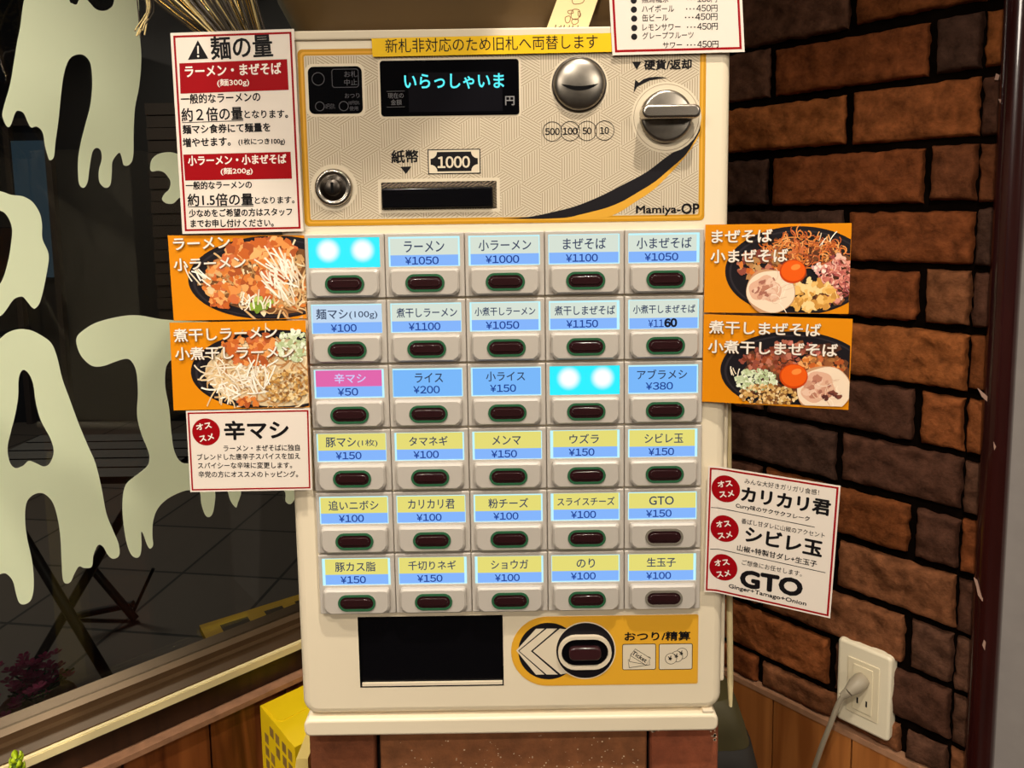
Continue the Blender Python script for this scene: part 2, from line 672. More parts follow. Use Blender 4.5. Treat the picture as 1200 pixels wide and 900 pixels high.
letter('tall cream vinyl letter with two dripping legs at the top of the window glass',
       [(-295.1, 1728.0), (-301.2, 1695.6), (-306.3, 1673.9), (-311.8, 1646.9), (-317.6, 1620.0), (-327.4, 1587.6), (-327.5, 1577.0), (-324.2, 1568.5), (-320.2, 1570.4), (-314.0, 1586.8), (-309.3, 1589.0), (-304.9, 1585.8), (-301.6, 1575.4), (-298.3, 1569.1), (-292.1, 1570.6), (-286.2, 1563.7), (-284.8, 1547.4), (-282.1, 1531.1), (-279.8, 1528.2), (-275.6, 1533.2), (-272.7, 1551.7), (-267.8, 1577.7), (-262.0, 1614.8), (-257.1, 1640.8), (-251.1, 1657.9), (-243.9, 1666.1), (-233.9, 1668.6), (-226.9, 1662.8), (-224.3, 1652.0), (-224.7, 1629.6), (-228.8, 1603.0), (-236.6, 1576.1), (-243.1, 1553.2), (-247.9, 1530.5), (-249.4, 1507.9), (-248.5, 1496.6), (-243.7, 1492.9), (-238.8, 1500.6), (-235.2, 1519.6), (-230.4, 1540.7), (-224.9, 1546.7), (-220.0, 1543.0), (-219.7, 1531.6), (-224.1, 1516.2), (-224.4, 1500.9), (-218.0, 1493.2), (-211.4, 1497.1), (-208.6, 1512.8), (-206.9, 1528.2), (-201.0, 1538.1), (-196.5, 1541.1), (-194.3, 1532.5), (-192.9, 1524.9), (-187.5, 1524.2), (-181.7, 1531.1), (-179.0, 1544.9), (-177.5, 1568.4), (-173.6, 1603.8), (-166.1, 1635.6), (-161.1, 1674.8), (-161.4, 1713.4), (-159.7, 1751.8), (-162.0, 1796.9), (-184.3, 1797.8), (-190.7, 1746.4), (-197.4, 1734.0), (-206.3, 1729.5), (-214.7, 1731.1), (-221.0, 1738.0), (-225.8, 1742.0), (-232.6, 1740.1), (-236.3, 1732.9), (-241.2, 1733.1), (-244.7, 1739.0), (-243.9, 1780.0), (-281.3, 1772.4)])
letter('small cream vinyl letter end curling out from behind the noodle amount poster',
       [(-158.9, 1521.9), (-155.6, 1534.0), (-145.5, 1542.4), (-130.0, 1545.1), (-114.6, 1541.7), (-88.6, 1537.4), (-84.8, 1494.8), (-114.2, 1478.4), (-121.3, 1480.0), (-130.5, 1471.8), (-140.2, 1471.9), (-145.6, 1478.0), (-141.3, 1486.0), (-135.1, 1492.2), (-132.5, 1502.5), (-135.9, 1510.4), (-141.4, 1516.4), (-148.9, 1518.2), (-156.6, 1516.8)])
letter('cream vinyl letter cut by the left photo edge above the big letter A',
       [(-354.8, 1489.5), (-337.4, 1487.5), (-325.7, 1483.0), (-313.6, 1481.2), (-303.4, 1473.9), (-296.5, 1459.2), (-295.0, 1444.5), (-295.8, 1425.9), (-290.3, 1405.8), (-293.8, 1382.2), (-302.9, 1346.8), (-309.4, 1336.2), (-313.7, 1337.7), (-319.8, 1348.3), (-324.1, 1352.5), (-332.6, 1349.5), (-341.7, 1336.5), (-348.6, 1329.4), (-366.9, 1321.2), (-366.3, 1353.6), (-345.7, 1370.3), (-335.7, 1396.3), (-330.0, 1422.7), (-328.0, 1441.5), (-332.1, 1456.4), (-339.1, 1463.2), (-356.4, 1467.3)])
letter('large cream vinyl letter A with dripping feet at the lower left of the window',
       [(-392.9, 1259.9), (-369.3, 1286.7), (-350.6, 1300.7), (-342.0, 1307.4), (-330.8, 1310.5), (-317.3, 1307.8), (-304.3, 1298.3), (-294.9, 1287.1), (-289.8, 1268.0), (-285.9, 1238.5), (-278.9, 1208.1), (-270.6, 1172.7), (-261.9, 1140.7), (-254.2, 1113.4), (-249.1, 1077.0), (-245.5, 1039.6), (-239.1, 1013.4), (-232.9, 990.0), (-233.1, 973.1), (-240.8, 970.3), (-247.3, 977.9), (-252.4, 991.8), (-258.6, 996.3), (-265.1, 983.9), (-268.1, 968.3), (-277.2, 969.2), (-283.6, 973.7), (-289.9, 964.8), (-294.6, 955.8), (-300.4, 955.1), (-303.6, 962.4), (-303.5, 983.0), (-302.5, 1019.3), (-303.7, 1047.0), (-307.7, 1070.9), (-314.2, 1083.7), (-321.5, 1089.2), (-330.4, 1088.1), (-337.5, 1079.4), (-340.4, 1058.0), (-339.8, 1031.2), (-336.5, 999.1), (-336.8, 967.5), (-340.7, 948.6), (-347.8, 943.8), (-354.4, 948.0), (-357.1, 961.6), (-359.4, 980.1), (-365.4, 992.0), (-372.3, 994.0), (-390.5, 992.4), (-415.3, 1012.6), (-410.7, 1133.1)],
       [[(-329.2, 1256.9), (-323.0, 1250.9), (-319.1, 1235.8), (-317.9, 1211.2), (-313.9, 1186.2), (-305.2, 1161.1), (-302.3, 1141.7), (-307.5, 1127.2), (-314.6, 1123.9), (-322.8, 1130.2), (-330.9, 1135.7), (-338.0, 1130.5), (-346.3, 1129.7), (-351.6, 1139.1), (-352.6, 1158.0), (-348.0, 1176.7), (-341.4, 1199.8), (-336.6, 1222.7), (-334.3, 1246.4)]])
letter('cream vinyl letter with a bar top and dripping base behind the orange photo cards',
       [(-265.9, 1289.7), (-258.7, 1299.1), (-239.7, 1309.5), (-209.3, 1314.7), (-185.5, 1313.5), (-157.6, 1305.1), (-126.6, 1299.2), (-68.3, 1287.6), (-62.1, 1257.6), (-92.4, 1245.8), (-140.6, 1244.3), (-151.6, 1239.2), (-156.1, 1226.3), (-157.4, 1204.2), (-153.9, 1171.6), (-153.0, 1134.6), (-150.4, 1106.3), (-141.3, 1087.1), (-123.6, 1081.4), (-82.6, 1074.1), (-29.1, 1062.5), (36.9, 1049.4), (37.4, 995.1), (27.4, 975.7), (17.2, 981.6), (13.8, 1002.9), (-31.1, 1023.5), (-53.0, 1026.6), (-55.6, 1014.7), (-61.1, 1002.3), (-64.9, 995.2), (-72.8, 1009.1), (-78.9, 1032.1), (-93.8, 1036.1), (-95.4, 1020.6), (-99.7, 998.6), (-105.8, 991.8), (-112.2, 997.2), (-116.7, 1016.7), (-118.1, 1035.9), (-131.6, 1041.7), (-145.6, 1042.1), (-164.1, 1037.2), (-178.3, 1026.4), (-185.8, 1009.1), (-188.0, 987.7), (-188.0, 973.3), (-192.6, 969.6), (-196.4, 978.1), (-200.1, 994.0), (-202.7, 997.5), (-203.3, 978.3), (-206.1, 964.1), (-211.8, 962.1), (-218.5, 970.7), (-222.9, 991.4), (-225.0, 1023.4), (-223.7, 1052.1), (-218.2, 1073.2), (-203.7, 1083.3), (-188.9, 1092.7), (-184.9, 1105.4), (-187.2, 1119.9), (-193.9, 1143.4), (-197.5, 1171.3), (-194.4, 1201.9), (-194.5, 1232.3), (-199.5, 1248.5), (-207.0, 1253.9), (-220.8, 1251.7), (-236.0, 1247.9), (-249.1, 1249.9), (-259.4, 1261.5), (-264.7, 1274.6)])

# ---- the street outside, at night
M_pave = bpy.data.materials.new('street paving')
M_pave.use_nodes = True
nt = M_pave.node_tree
bt = nt.nodes.new('ShaderNodeTexBrick')
bt.offset = 0.0
bt.inputs['Scale'].default_value = 1.0
bt.inputs['Brick Width'].default_value = 0.42
bt.inputs['Row Height'].default_value = 0.42
bt.inputs['Mortar Size'].default_value = 0.007
bt.inputs['Color1'].default_value = (*lin((92, 82, 74)), 1)
bt.inputs['Color2'].default_value = (*lin((80, 71, 64)), 1)
bt.inputs['Mortar'].default_value = (*lin((26, 24, 22)), 1)
tc = nt.nodes.new('ShaderNodeTexCoord')
mp = nt.nodes.new('ShaderNodeMapping')
mp.inputs['Rotation'].default_value = (0, 0, math.radians(8))
nt.links.new(tc.outputs['Object'], mp.inputs[0])
nt.links.new(mp.outputs[0], bt.inputs[0])
nt.links.new(bt.outputs[0], nt.nodes['Principled BSDF'].inputs['Base Color'])
nt.nodes['Principled BSDF'].inputs['Roughness'].default_value = 0.7
b = MB()
b.box(-7000, 3500, 1000, 7000, -40, -0.5)
b.box(-7000, -2600, -3600, 1000, -40, -0.5)
tag(b.build('street_pavement', M_pave), kind='structure')

M_shut = mat('brown roller shutter', (66, 54, 46), 0.6, var=0.15, scale=3)
M_shutdark = mat('dark shopfront', (30, 27, 27), 0.6)
bld = empty('shop_building', (-2.2, 4.6, 0), 'dark shopfront with a brown shutter across the street outside the window', 'building')
b = MB()
b.box(-3600, 3200, 0, 900, 0, 5200, 0)
b.build('facade', M_shutdark, bld)
b = MB()
for k in range(26):
    b.box(-300, 1750, -40 - (k % 2) * 10, 0, 60 + 84 * k, 138 + 84 * k)
b.build('roller_shutter', M_shut, bld)
b = MB()
b.box(-1250, -1010, -30, 0, 1050, 2000)
b.build('door_glass', emat('dim blue lit glass', (36, 48, 56), 1.0), bld)
b = MB()
for x in (-1290, -1010):
    b.box(x, x + 40, -50, 0, 0, 2150)
b.box(-1290, -970, -50, 0, 2100, 2150)
b.build('door_frame', M_shut, bld)

M_iron = mat('black iron', (16, 14, 13), 0.5)
M_slat = woodmat('weathered slat', (28, 22, 18), (46, 38, 30), 0.6)
tab = empty('folding_table', (-1.35, 1.65, 0), 'dark folding table with crossed legs standing outside on the pavement', 'table')
O1 = [(-1549.9, 655.9), (-1238.2, 20.2), (-1111.0, 678.1), (-1539.1, -70.2)]
O2 = [(-1571.3, 273.4), (-1378.6, -42.4), (-1396.7, 55.4), (-1627.7, -229.2), (-1307.5, 195.8), (-1402.4, -166.7)]


def seg(a, c, y, w=26, org=(-1350, 1650)):
    q = MB()
    q.tube([(a[0] - org[0], y - org[1], max(a[1], 10)), (c[0] - org[0], y - org[1], max(c[1], 10))], w / 2, 10)
    return q


seg(O1[0], O1[1], 1550, 30).build('leg', M_iron, tab)
seg(O1[2], O1[3], 1575, 28).build('leg', M_iron, tab)
seg(O2[0], O2[1], 1950, 28).build('leg', M_iron, tab)
seg(O2[2], O2[3], 1975, 26).build('leg', M_iron, tab)
seg(O2[4], O2[5], 1960, 12).build('brace', M_iron, tab)
b = MB()
topz = max(O1[0][1], O1[2][1])
for k in range(5):
    b.box(-330, 300, -110 + k * 88, -110 + k * 88 + 76, topz - 8, topz + 14)
b.build('table_top', M_slat, tab)

M_ymat = mat('yellow plastic board', (214, 168, 36), 0.5, var=0.1, scale=10)
M_yprint = mat('dark print', (60, 46, 24), 0.6)
A = [Vector((-1.12, 1.885)), Vector((-1.035, 1.765)), Vector((-0.55, 2.10)), Vector((-0.635, 2.22))]
bm_ = empty('floor_board', (-0.85, 2.0, 0), 'flat yellow board with dark print lying on the pavement outside', 'board')
b = MB()
P = [(p - Vector((-0.85, 2.0))) * 1000 for p in A]
b.rings([[(p.x, p.y, 0) for p in P], [(p.x, p.y, 22) for p in P]], 0, False, cap1=True)
b.build('board', M_ymat, bm_)
b = MB()
for t0, t1 in ((0.1, 0.26), (0.36, 0.47), (0.55, 0.72)):
    q = [P[0].lerp(P[3], t) .lerp(P[1].lerp(P[2], t), s) for t, s in ((t0, .3), (t0, .75), (t1, .75), (t1, .3))]
    b.rings([[(p.x, p.y, 22) for p in q], [(p.x, p.y, 23) for p in q]], 0, False, cap1=True)
b.build('printed_mark', M_yprint, bm_)

M_petal = mat('magenta petals', (196, 54, 108), 0.7, var=0.3, scale=90)
M_leaf = mat('dark green leaves', (52, 70, 34), 0.6)
fl = empty('flower_pot', (-1.335, 1.35, 0), 'pot of magenta flowers on the pavement outside at the lower left', 'flowers')
b = MB()
b.rings([[(r * math.cos(a), r * math.sin(a), z) for a in [2 * math.pi * i / 20 for i in range(20)]] for r, z in ((70, 0), (95, 120), (88, 120), (80, 110))], 0, True, True, True)
b.build('pot', mat('clay pot', (120, 66, 40), 0.8), fl)
b = MB()
r2 = random.Random(3)
for k in range(70):
    c = Vector((r2.gauss(0, 45), r2.gauss(0, 45), 190 + r2.gauss(0, 30)))
    for j in range(5):
        a = j * 1.2566 + k
        d = Vector((math.cos(a), math.sin(a), 0.4))
        s = Vector((-math.sin(a), math.cos(a), 0))
        b.add([tuple(c), tuple(c + d * 12 + s * 7), tuple(c + d * 18), tuple(c + d * 12 - s * 7)], [(0, 1, 2, 3)])
b.build('blossoms', M_petal, fl)
b = MB()
for k in range(40):
    a = r2.uniform(0, 6.3)
    b.tube([(0, 0, 110), (30 * math.cos(a), 30 * math.sin(a), 150), (60 * math.cos(a) + r2.gauss(0, 15), 60 * math.sin(a), 175 + r2.gauss(0, 12))], 3, 5)
b.build('stems', M_leaf, fl)

# ------------------------------------------------------------------ the ticket machine
M_door = mat('cream enamel', (226, 212, 184), 0.38, var=0.03, scale=9)
M_mod = mat('grey beige plastic', (186, 178, 167), 0.4)
M_panel = mat('cream printed panel', (205, 191, 165), 0.5, spec=0.2)
M_pline = mat('grey brown hatch print', (156, 138, 114), 0.5, spec=0.2)
M_gold = mat('gold print', (216, 160, 52), 0.5, spec=0.2)
M_gold2 = mat('deep gold print', (190, 136, 24), 0.5, spec=0.2)
M_black = mat('black gloss plastic', (8, 8, 11), 0.16, spec=0.22)
M_ink = mat('black ink', (18, 15, 17), 0.6, spec=0.15)
M_navy = mat('near black print', (22, 19, 23), 0.5, spec=0.2)
M_hole = mat('black cavity', (8, 7, 7), 0.7, spec=0.1)
M_chrome = mat('brushed chrome', (176, 168, 156), 0.26, metal=1.0, var=0.1, scale=50)
M_steel = mat('worn steel', (150, 143, 132), 0.33, metal=1.0, var=0.25, scale=70)
M_dsteel = mat('dark steel', (84, 78, 72), 0.35, metal=1.0)
M_dimink = mat('dim grey print', (62, 60, 66), 0.5)
M_halo = mat('plain cream print', (216, 202, 176), 0.5, spec=0.2)

MX, MZ = -0.005, 1.030
mach = empty('ticket_machine', (MX, 0, MZ), 'cream tabletop ticket vending machine with rows of lit buttons on the brick pedestal', 'ticket machine')

TRAY = [(-122.4, 100.8), (-6.4, 99.5), (-6.3, 39.5), (-122.9, 40.2)]
SLOT = [(-92.2, 444.9), (-5.4, 444.2), (-5.7, 423.8), (-92.5, 424.1)]


def inset(q, d):
    c = [sum(p[k] for p in q) / len(q) for k in (0, 1)]
    return [(p[0] + (d if p[0] < c[0] else -d), p[1] + (d if p[1] < c[1] else -d)) for p in q]


def quad(q):
    x0, x1 = (q[0][0] + q[3][0]) / 2, (q[1][0] + q[2][0]) / 2
    z1, z0 = (q[0][1] + q[1][1]) / 2, (q[2][1] + q[3][1]) / 2
    return [(x0, z0), (x1, z0), (x1, z1), (x0, z1)]


TRAY, SLOT = quad(TRAY), quad(SLOT)
b = MB()
b.rplate(0, 284, 333, 538, 8, 236, 26, 0)
b.rings([[(x, 236, z) for x, z in rrect(0, 284, 333, 538, 8)]], 0, False, cap0=True)
b.build('cabinet', M_door, mach)
b = MB()
b.rplate(0, 285.5, 341, 540, 13, 26, 0, 7, n=8, holes=[TRAY[::-1], SLOT[::-1]])
b.build('door', M_door, mach)
b = MB()
b.rplate(-1, 7.2, 336, 14.4, 5.5, 236, -3, 2.2)
b.build('base_bar', M_door, mach)
b = MB()
b.rplate(159, 15.6, 9, 2.6, 1.2, 10, -1.5, 0.8)
b.build('hinge_cap', M_halo, mach)
b = MB()
b.rplate(0, 552.5, 335, 7, 2, 200, -2.0, 1.5)
b.build('top_lip', M_halo, mach)
b = MB()
b.rplate(171.6, 180, 6, 290, 2, 60, 8, 2)
b.build('hinge_strip', M_door, mach)

# ticket tray: a dark recess behind a glossy flap
b = MB()
t = inset(TRAY, 0.6)
for i in range(4):
    p, q = TRAY[i], TRAY[(i + 1) % 4]
    b.add([(p[0], 0.4, p[1]), (q[0], 0.4, q[1]), (q[0], 60, q[1]), (p[0], 60, p[1])], [(0, 3, 2, 1)])
b.rect(TRAY[0][0], TRAY[1][0], TRAY[0][1], TRAY[2][1], 60)
tray = b.build('ticket_tray', M_hole, mach)
b = MB()
b.box(t[0][0], t[1][0], 2.5, 4.5, t[0][1] + 3.2, t[2][1] - 0.4)
b.build('tray_flap', M_black, tray)
b = MB()
b.box(t[0][0] + 1, t[1][0] - 0.5, 0.6, 2.4, t[0][1] + 0.2, t[0][1] + 2.6)
b.build('tray_lip', M_halo, tray)

# upper printed panel
b = MB()
PB = quad([(-151.1, 543.3), (151.9, 542.6), (151.2, 413.1), (-150.6, 412.2)])
PB[0] = (-151.2, PB[0][1]); PB[1] = (151.4, PB[1][1]); PB[2] = (151.4, PB[2][1]); PB[3] = (-151.2, PB[3][1])
px0, pz0, px1, pz1 = PB[0][0], PB[0][1], PB[2][0], PB[2][1]
pcx, pcz, pw, ph = (px0 + px1) / 2, (pz0 + pz1) / 2, px1 - px0, pz1 - pz0
R_ = lambda d, r: rrect(pcx, pcz, pw - 2 * d, ph - 2 * d, r)
b.poly(R_(4.6, 1.5), -0.3, 0, [SLOT[::-1]])
b.band(R_(0, 3.5), R_(1.9, 3), -0.3, 1)
b.band(R_(1.9, 3), R_(3.4, 2.2), -0.3, 2)
b.band(R_(3.4, 2.2), R_(4.6, 1.5), -0.3, 1)
b.rings([[(x, 0.2, z) for x, z in R_(0, 3.5)], [(x, -0.3, z) for x, z in R_(0, 3.5)]], 0, False)
panel = b.build('front_panel', [M_panel, M_gold2, M_gold], mach)

# tumbling block hatch: pointy hexagons split into three rhombi
b = MB()
S = 17.3
Wd = S * math.sqrt(3)
qx0, qx1, qz0, qz1 = px0 + 5.2, px1 - 5.2, pz0 + 5.2, pz1 - 5.2


def hatch(o, e1, e2, n=8, w=0.56):
    for k in range(1, n + 1):
        t_ = (k - 0.5) / n
        a = o + e1 * t_
        c = a + e2
        d = (c - a).normalized()
        q = Vector((-d.y, d.x)) * w / 2
        pp = clip([tuple(a + q), tuple(a - q), tuple(c - q), tuple(c + q)], qx0, qx1, qz0, qz1)
        if len(pp) >= 3:
            s = sum(pp[i][0] * pp[(i + 1) % len(pp)][1] - pp[(i + 1) % len(pp)][0] * pp[i][1] for i in range(len(pp)))
            if s < 0:
                pp = pp[::-1]
            b.add([(p[0], -0.34, p[1]) for p in pp], [tuple(range(len(pp)))])


ex, el, er = Vector((0, S)), Vector((-Wd / 2, -S / 2)), Vector((Wd / 2, -S / 2))
hex0 = Vector((-136.8, 477.8))
for i in range(-3, 13):
    for j in range(-6, 6):
        c = hex0 + Vector((i * Wd + (j % 2) * Wd / 2, j * 1.5 * S))
        if not (qx0 - 40 < c.x < qx1 + 40 and qz0 - 40 < c.y < qz1 + 40):
            continue
        hatch(c, el, ex)              # left face, lines upright
        hatch(c, ex, er)              # right face, slanting
        hatch(c, er, el)              # lower face
b.build('panel_pattern', M_pline, panel)

# black and gold swoosh
b = MB()
up_ = [(-2.0, 416.2), (18.7, 417.3), (35.2, 420.3), (53.0, 424.5), (71.1, 431.3), (89.1, 440.0), (107.1, 449.3), (120.6, 459.2), (131.7, 467.3), (141.5, 477.8), (147.5, 485.9)]
lo_ = [(147.4, 479.5), (141.6, 469.0), (135.3, 460.3), (125.1, 451.6), (114.2, 442.5), (101.4, 434.7), (89.1, 427.8), (78.2, 423.5), (67.5, 420.7), (57.5, 418.4), (47.8, 416.4), (31.6, 415.7), (17.4, 415.7)]
lo2_ = [(49.7, 415.2), (71.1, 415.1), (84.6, 418.6), (99.8, 427.7), (113.0, 436.4), (124.8, 447.7), (134.7, 458.4), (142.3, 468.4), (147.4, 477.1)]
sl = lambda p: [tuple(q) for q in smooth_line(p, 5)]
up, lo, lo2 = sl(up_), sl(lo_), sl(lo2_)
b.poly(up + lo, -0.40, 0)
b.poly(lo[:-10] + lo2, -0.38, 1)
b.build('panel_swoosh', [M_navy, M_gold], panel)

# plain halos and printed marks
b = MB()
def halo(cx, cz, w, h, r, y=-0.42):
    b.poly(rrect(cx, cz, w, h, r), y, 0)
LP = quad([(-143.8, 530.0), (-103.9, 530.6), (-104.2, 496.2), (-144.3, 495.5)])
DP = quad([(-90.2, 534.1), (12.6, 533.6), (12.3, 492.9), (-90.9, 493.8)])
ctr = lambda q: ((q[0][0] + q[2][0]) / 2, (q[0][1] + q[2][1]) / 2, q[2][0] - q[0][0], q[2][1] - q[0][1])
lx, lz, lw, lh = ctr(LP)
dx, dz, dw, dh = ctr(DP)
sx, sz, sw, sh = ctr(SLOT)
halo(lx, lz, lw + 4, lh + 4, 5)
halo(dx, dz, dw + 3, dh + 3, 3)
b.band(rrect(sx, sz, sw + 5, sh + 5, 1), [(p[0], p[1]) for p in rrect(sx, sz, sw + 0.4, sh + 0.4, .3)], -0.42, 0)
kx, kz = (-128.0, 441.3)
cx_, cz_ = (57.1, 514.4)
hx, hz = (121.6, 490.1)
b.disc(kx, kz, 17.5, -0.42, 0)
b.disc(cx_, cz_, 21.8, -0.42, 0)
b.disc(hx + 0.5, hz - 0.5, 26.2, -0.42, 0)
b.circle(hx + 0.5, hz - 0.5, 24.6, 0.5, -0.44, 1)
b.build('printed_surround', [M_halo, M_pline], panel)
b = MB()
y = -0.5
b.text('硬貨/返却', [(105.6, 524.5), (140.4, 524.6)], 7.14, y, bold=0.28)
b.poly([(96.4, 530.5), (99.9, 524.6), (103.3, 530.4)], y)
b.poly([(97.5, 507.6), (98.8, 517.5), (101.8, 515.0)], y)
b.poly([(98.9, 511.6), (101.5, 515.3), (105.0, 517.8), (110.0, 519.1), (115.1, 519.4), (122.7, 518.6), (115.1, 517.7), (109.4, 516.7), (104.7, 514.6)], y - 0.02)
b.build('coin_lettering', M_ink, panel)
b = MB()
b.text('紙幣', [(-83.9, 458.9), (-63.9, 459.0)], 9.41, y, bold=0.28)
b.poly([(-77.5, 456.1), (-69.1, 456.2), (-73.5, 450.7)], y)
b.build('banknote_lettering', M_ink, panel)
b = MB()
for p, s_ in zip([(36.9, 480.5), (50.2, 480.6), (62.8, 480.6), (75.9, 480.7)], ('500', '100', '50', '10')):
    b.circle(p[0], p[1], 7.40, 0.45, y)
    hw = 5.32 if len(s_) == 3 else 3.25
    b.text(s_, [(p[0] - hw, p[1] - 2.47), (p[0] + hw, p[1] - 2.47)], 4.93, y, bold=0.16)
b.build('coin_value_marks', M_ink, panel)
b = MB()
b.text('Mamiya-', [(99.8, 416.9), (133.1, 416.8)], 7.46, y, bold=0.22)
b.text('OP', [(134.1, 417.9), (147.2, 417.8)], 7.53, y, bold=0.3)
b.build('maker_lettering', M_ink, panel)
b = MB()
NB = [(-56.7, 468.5), (-17.3, 468.8), (-17.2, 450.3), (-56.8, 450.1)]
c0 = ctr(quad(NB))
b.rframe(c0[0], c0[1], c0[2], c0[3], 0.3, 0.7, -0.4, -0.52)
nx, nz, nw, nh = c0[0], c0[1], c0[2] / 2 - 2, c0[3] / 2 - 2
note = []
for sx_, sz_ in ((1, -1), (1, 1), (-1, 1), (-1, -1)):
    arc = [(nx + sx_ * nw - sx_ * 5 * math.cos(a), nz + sz_ * nh - sz_ * 5 * math.sin(a)) for a in [math.pi / 2 * k / 5 for k in range(6)]]
    # going counter-clockwise: lower right first
    if (sx_, sz_) in ((1, 1), (-1, -1)):
        arc = arc[::-1]
    note += arc
b.poly(note, y)
b.build('note_frame', M_ink, panel)
b = MB()
b.poly(rrect(nx, nz, c0[2] - 1.4, c0[3] - 1.4, 0.3), -0.45)
b.text('1000', [(-49.2, 454.9), (-25.4, 454.9)], 8.18, -0.62, bold=0.3)
b.build('note_mark', M_halo, panel)

# small black indicator plate
b = MB()
b.rplate(lx, lz, lw, lh, 4.2, -0.2, -1.0, 0.5)
plate = b.build('indicator_plate', MATS.get('black display plate') or mat('black display plate', (6, 6, 8), 0.2, spec=0.06), mach)
b = MB()
for p, r in zip([(-136.4, 521.3), (-136.0, 501.4), (-118.2, 501.3)], (4.80, 3.50, 3.63)):
    b.circle(p[0], p[1], r, 0.5, -1.05)
q = ctr(quad([(-126.2, 528.2), (-106.3, 528.5), (-106.5, 514.9), (-126.4, 514.7)]))
b.rframe(q[0], q[1], q[2], q[3], 2, 0.4, -1.0, -1.05)
b.text('お札', [(-116.9, 522.2), (-107.4, 522.3)], 4.54, -1.06)
b.text('中止', [(-117.1, 516.3), (-107.6, 516.4)], 4.54, -1.06)
b.text('おつり', [(-117.1, 507.1), (-106.3, 507.2)], 3.50, -1.06)
b.text('10円切れ', [(-132.1, 499.4), (-124.7, 499.4)], 3.89, -1.06)
b.text('100円切れ', [(-114.5, 502.1), (-106.5, 502.1)], 2.99, -1.06)
b.text('使用', [(-114.0, 497.9), (-107.6, 497.9)], 3.25, -1.06)
b.build('indicator_print', M_dimink, plate)

# message display
b = MB()
b.rplate(dx, dz, dw, dh, 2.4, -0.2, -1.2, 0.5)
disp = b.build('message_display', mat('black display plate', (6, 6, 8), 0.2, spec=0.06), mach)
q = ctr(quad([(-69.6, 524.9), (0.1, 524.5), (-0.1, 495.9), (-69.8, 496.3)]))
b = MB()
b.rect(q[0] - q[2] / 2, q[0] + q[2] / 2, q[1] - q[3] / 2, q[1] + q[3] / 2, -1.24)
b.build('display_screen', mat('dark display glass', (16, 15, 19), 0.4, spec=0.03), disp)
b = MB()
b.text('いらっしゃいま', [(-72.5, 513.1), (1.2, 512.6)], 10.71, -1.32, bold=0.22)
b.build('display_message', emat('cyan display glow', (90, 236, 246), 1.1), disp)
b = MB()
b.text('円', [(2.1, 500.2), (8.8, 500.2)], 6.49, -1.3, bold=0.1)
b.build('yen_sign', mat('grey print', (128, 126, 126), 0.5), disp)
b = MB()
b.text('現在の', [(-85.1, 506.3), (-73.4, 506.4)], 4.02, -1.3)
b.text('金額', [(-83.0, 501.5), (-75.0, 501.5)], 4.02, -1.3)
b.stroke([(-85.9, 511.5), (-72.5, 511.6)], 0.25, -1.3)
b.stroke([(-86.2, 500.0), (-72.9, 500.1)], 0.25, -1.3)
b.build('display_print', mat('grey dim print', (92, 90, 92), 0.5), disp)

# banknote slot
b = MB()
for i in range(4):
    p, q = SLOT[i], SLOT[(i + 1) % 4]
    b.add([(p[0], -0.3, p[1]), (q[0], -0.3, q[1]), (q[0], 40, q[1]), (p[0], 40, p[1])], [(0, 3, 2, 1)])
b.rect(SLOT[0][0], SLOT[1][0], SLOT[0][1], SLOT[2][1], 40)
slot = b.build('banknote_slot', M_hole, mach)
b = MB()
b.rplate(sx - 1.2, sz - 1.6, sw - 3.6, sh - 5.5, 0.8, 14, -3.5, 1.2)
b.build('slot_mouth', M_black, slot)
b = MB()
b.box(SLOT[0][0] + 0.5, SLOT[1][0] - 6, 1.0, 8, SLOT[2][1] - 3.0, SLOT[2][1] - 0.6)
b.build('slot_guide', mat('brown plastic guide', (96, 84, 76), 0.4), slot)

# lock
b = MB()
b.lathe(kx, kz, [(13.2, 0), (14.2, -1.2), (13.6, -3.2), (11.6, -4.2), (10.6, -3.0), (9.8, -3.0)], mi=0)
b.lathe(kx, kz, [(9.8, -3.0), (9.4, -3.6), (6.5, -3.8), (6.2, -5.4), (5.2, -6.2), (0.2, -6.3)], mi=1)
lock = b.build('key_lock', [M_chrome, M_dsteel], mach)
b = MB()
b.rplate(kx, kz, 2.0, 7.5, 0.6, -6.2, -6.45, 0)
b.build('keyhole', M_hole, lock)

# coin entry
b = MB()
b.lathe(cx_, cz_, [(20.3, -0.2), (20.3, -1.4), (19.6, -2.2), (19.0, -2.2)], mi=1, cap=False)
prof = [(19.0 * math.cos(a), -2.2 - 5.0 * math.sin(a)) for a in [math.pi / 2 * k / 8 for k in range(9)]]
prof[-1] = (0.1, prof[-1][1])
b.lathe(cx_, cz_, prof, mi=0)
coin = b.build('coin_entry', [M_steel, M_dsteel], mach)
b = MB()
n = 14
ring = []
for i in range(n + 1):
    u = -1 + 2 * i / n
    ring.append((cx_ + 14 * u, cz_ - 3.6 + 3.4 * u * u + 1.5 * (1 - abs(u) ** 3)))
for i in range(n, -1, -1):
    u = -1 + 2 * i / n
    ring.append((cx_ + 14 * u, cz_ - 3.6 + 3.4 * u * u - 1.5 * (1 - abs(u) ** 3)))
sph = lambda x, z: -2.3 - 5.0 * math.sqrt(max(0, 1 - ((x - cx_) ** 2 + (z - cz_) ** 2) / 361))
m = len(ring) // 2
b.add([(x, sph(x, z) - 0.25, z) for x, z in ring], [(i, len(ring) - 1 - i, len(ring) - 2 - i, i + 1) for i in range(m - 1)])
b.build('coin_slot', M_hole, coin)

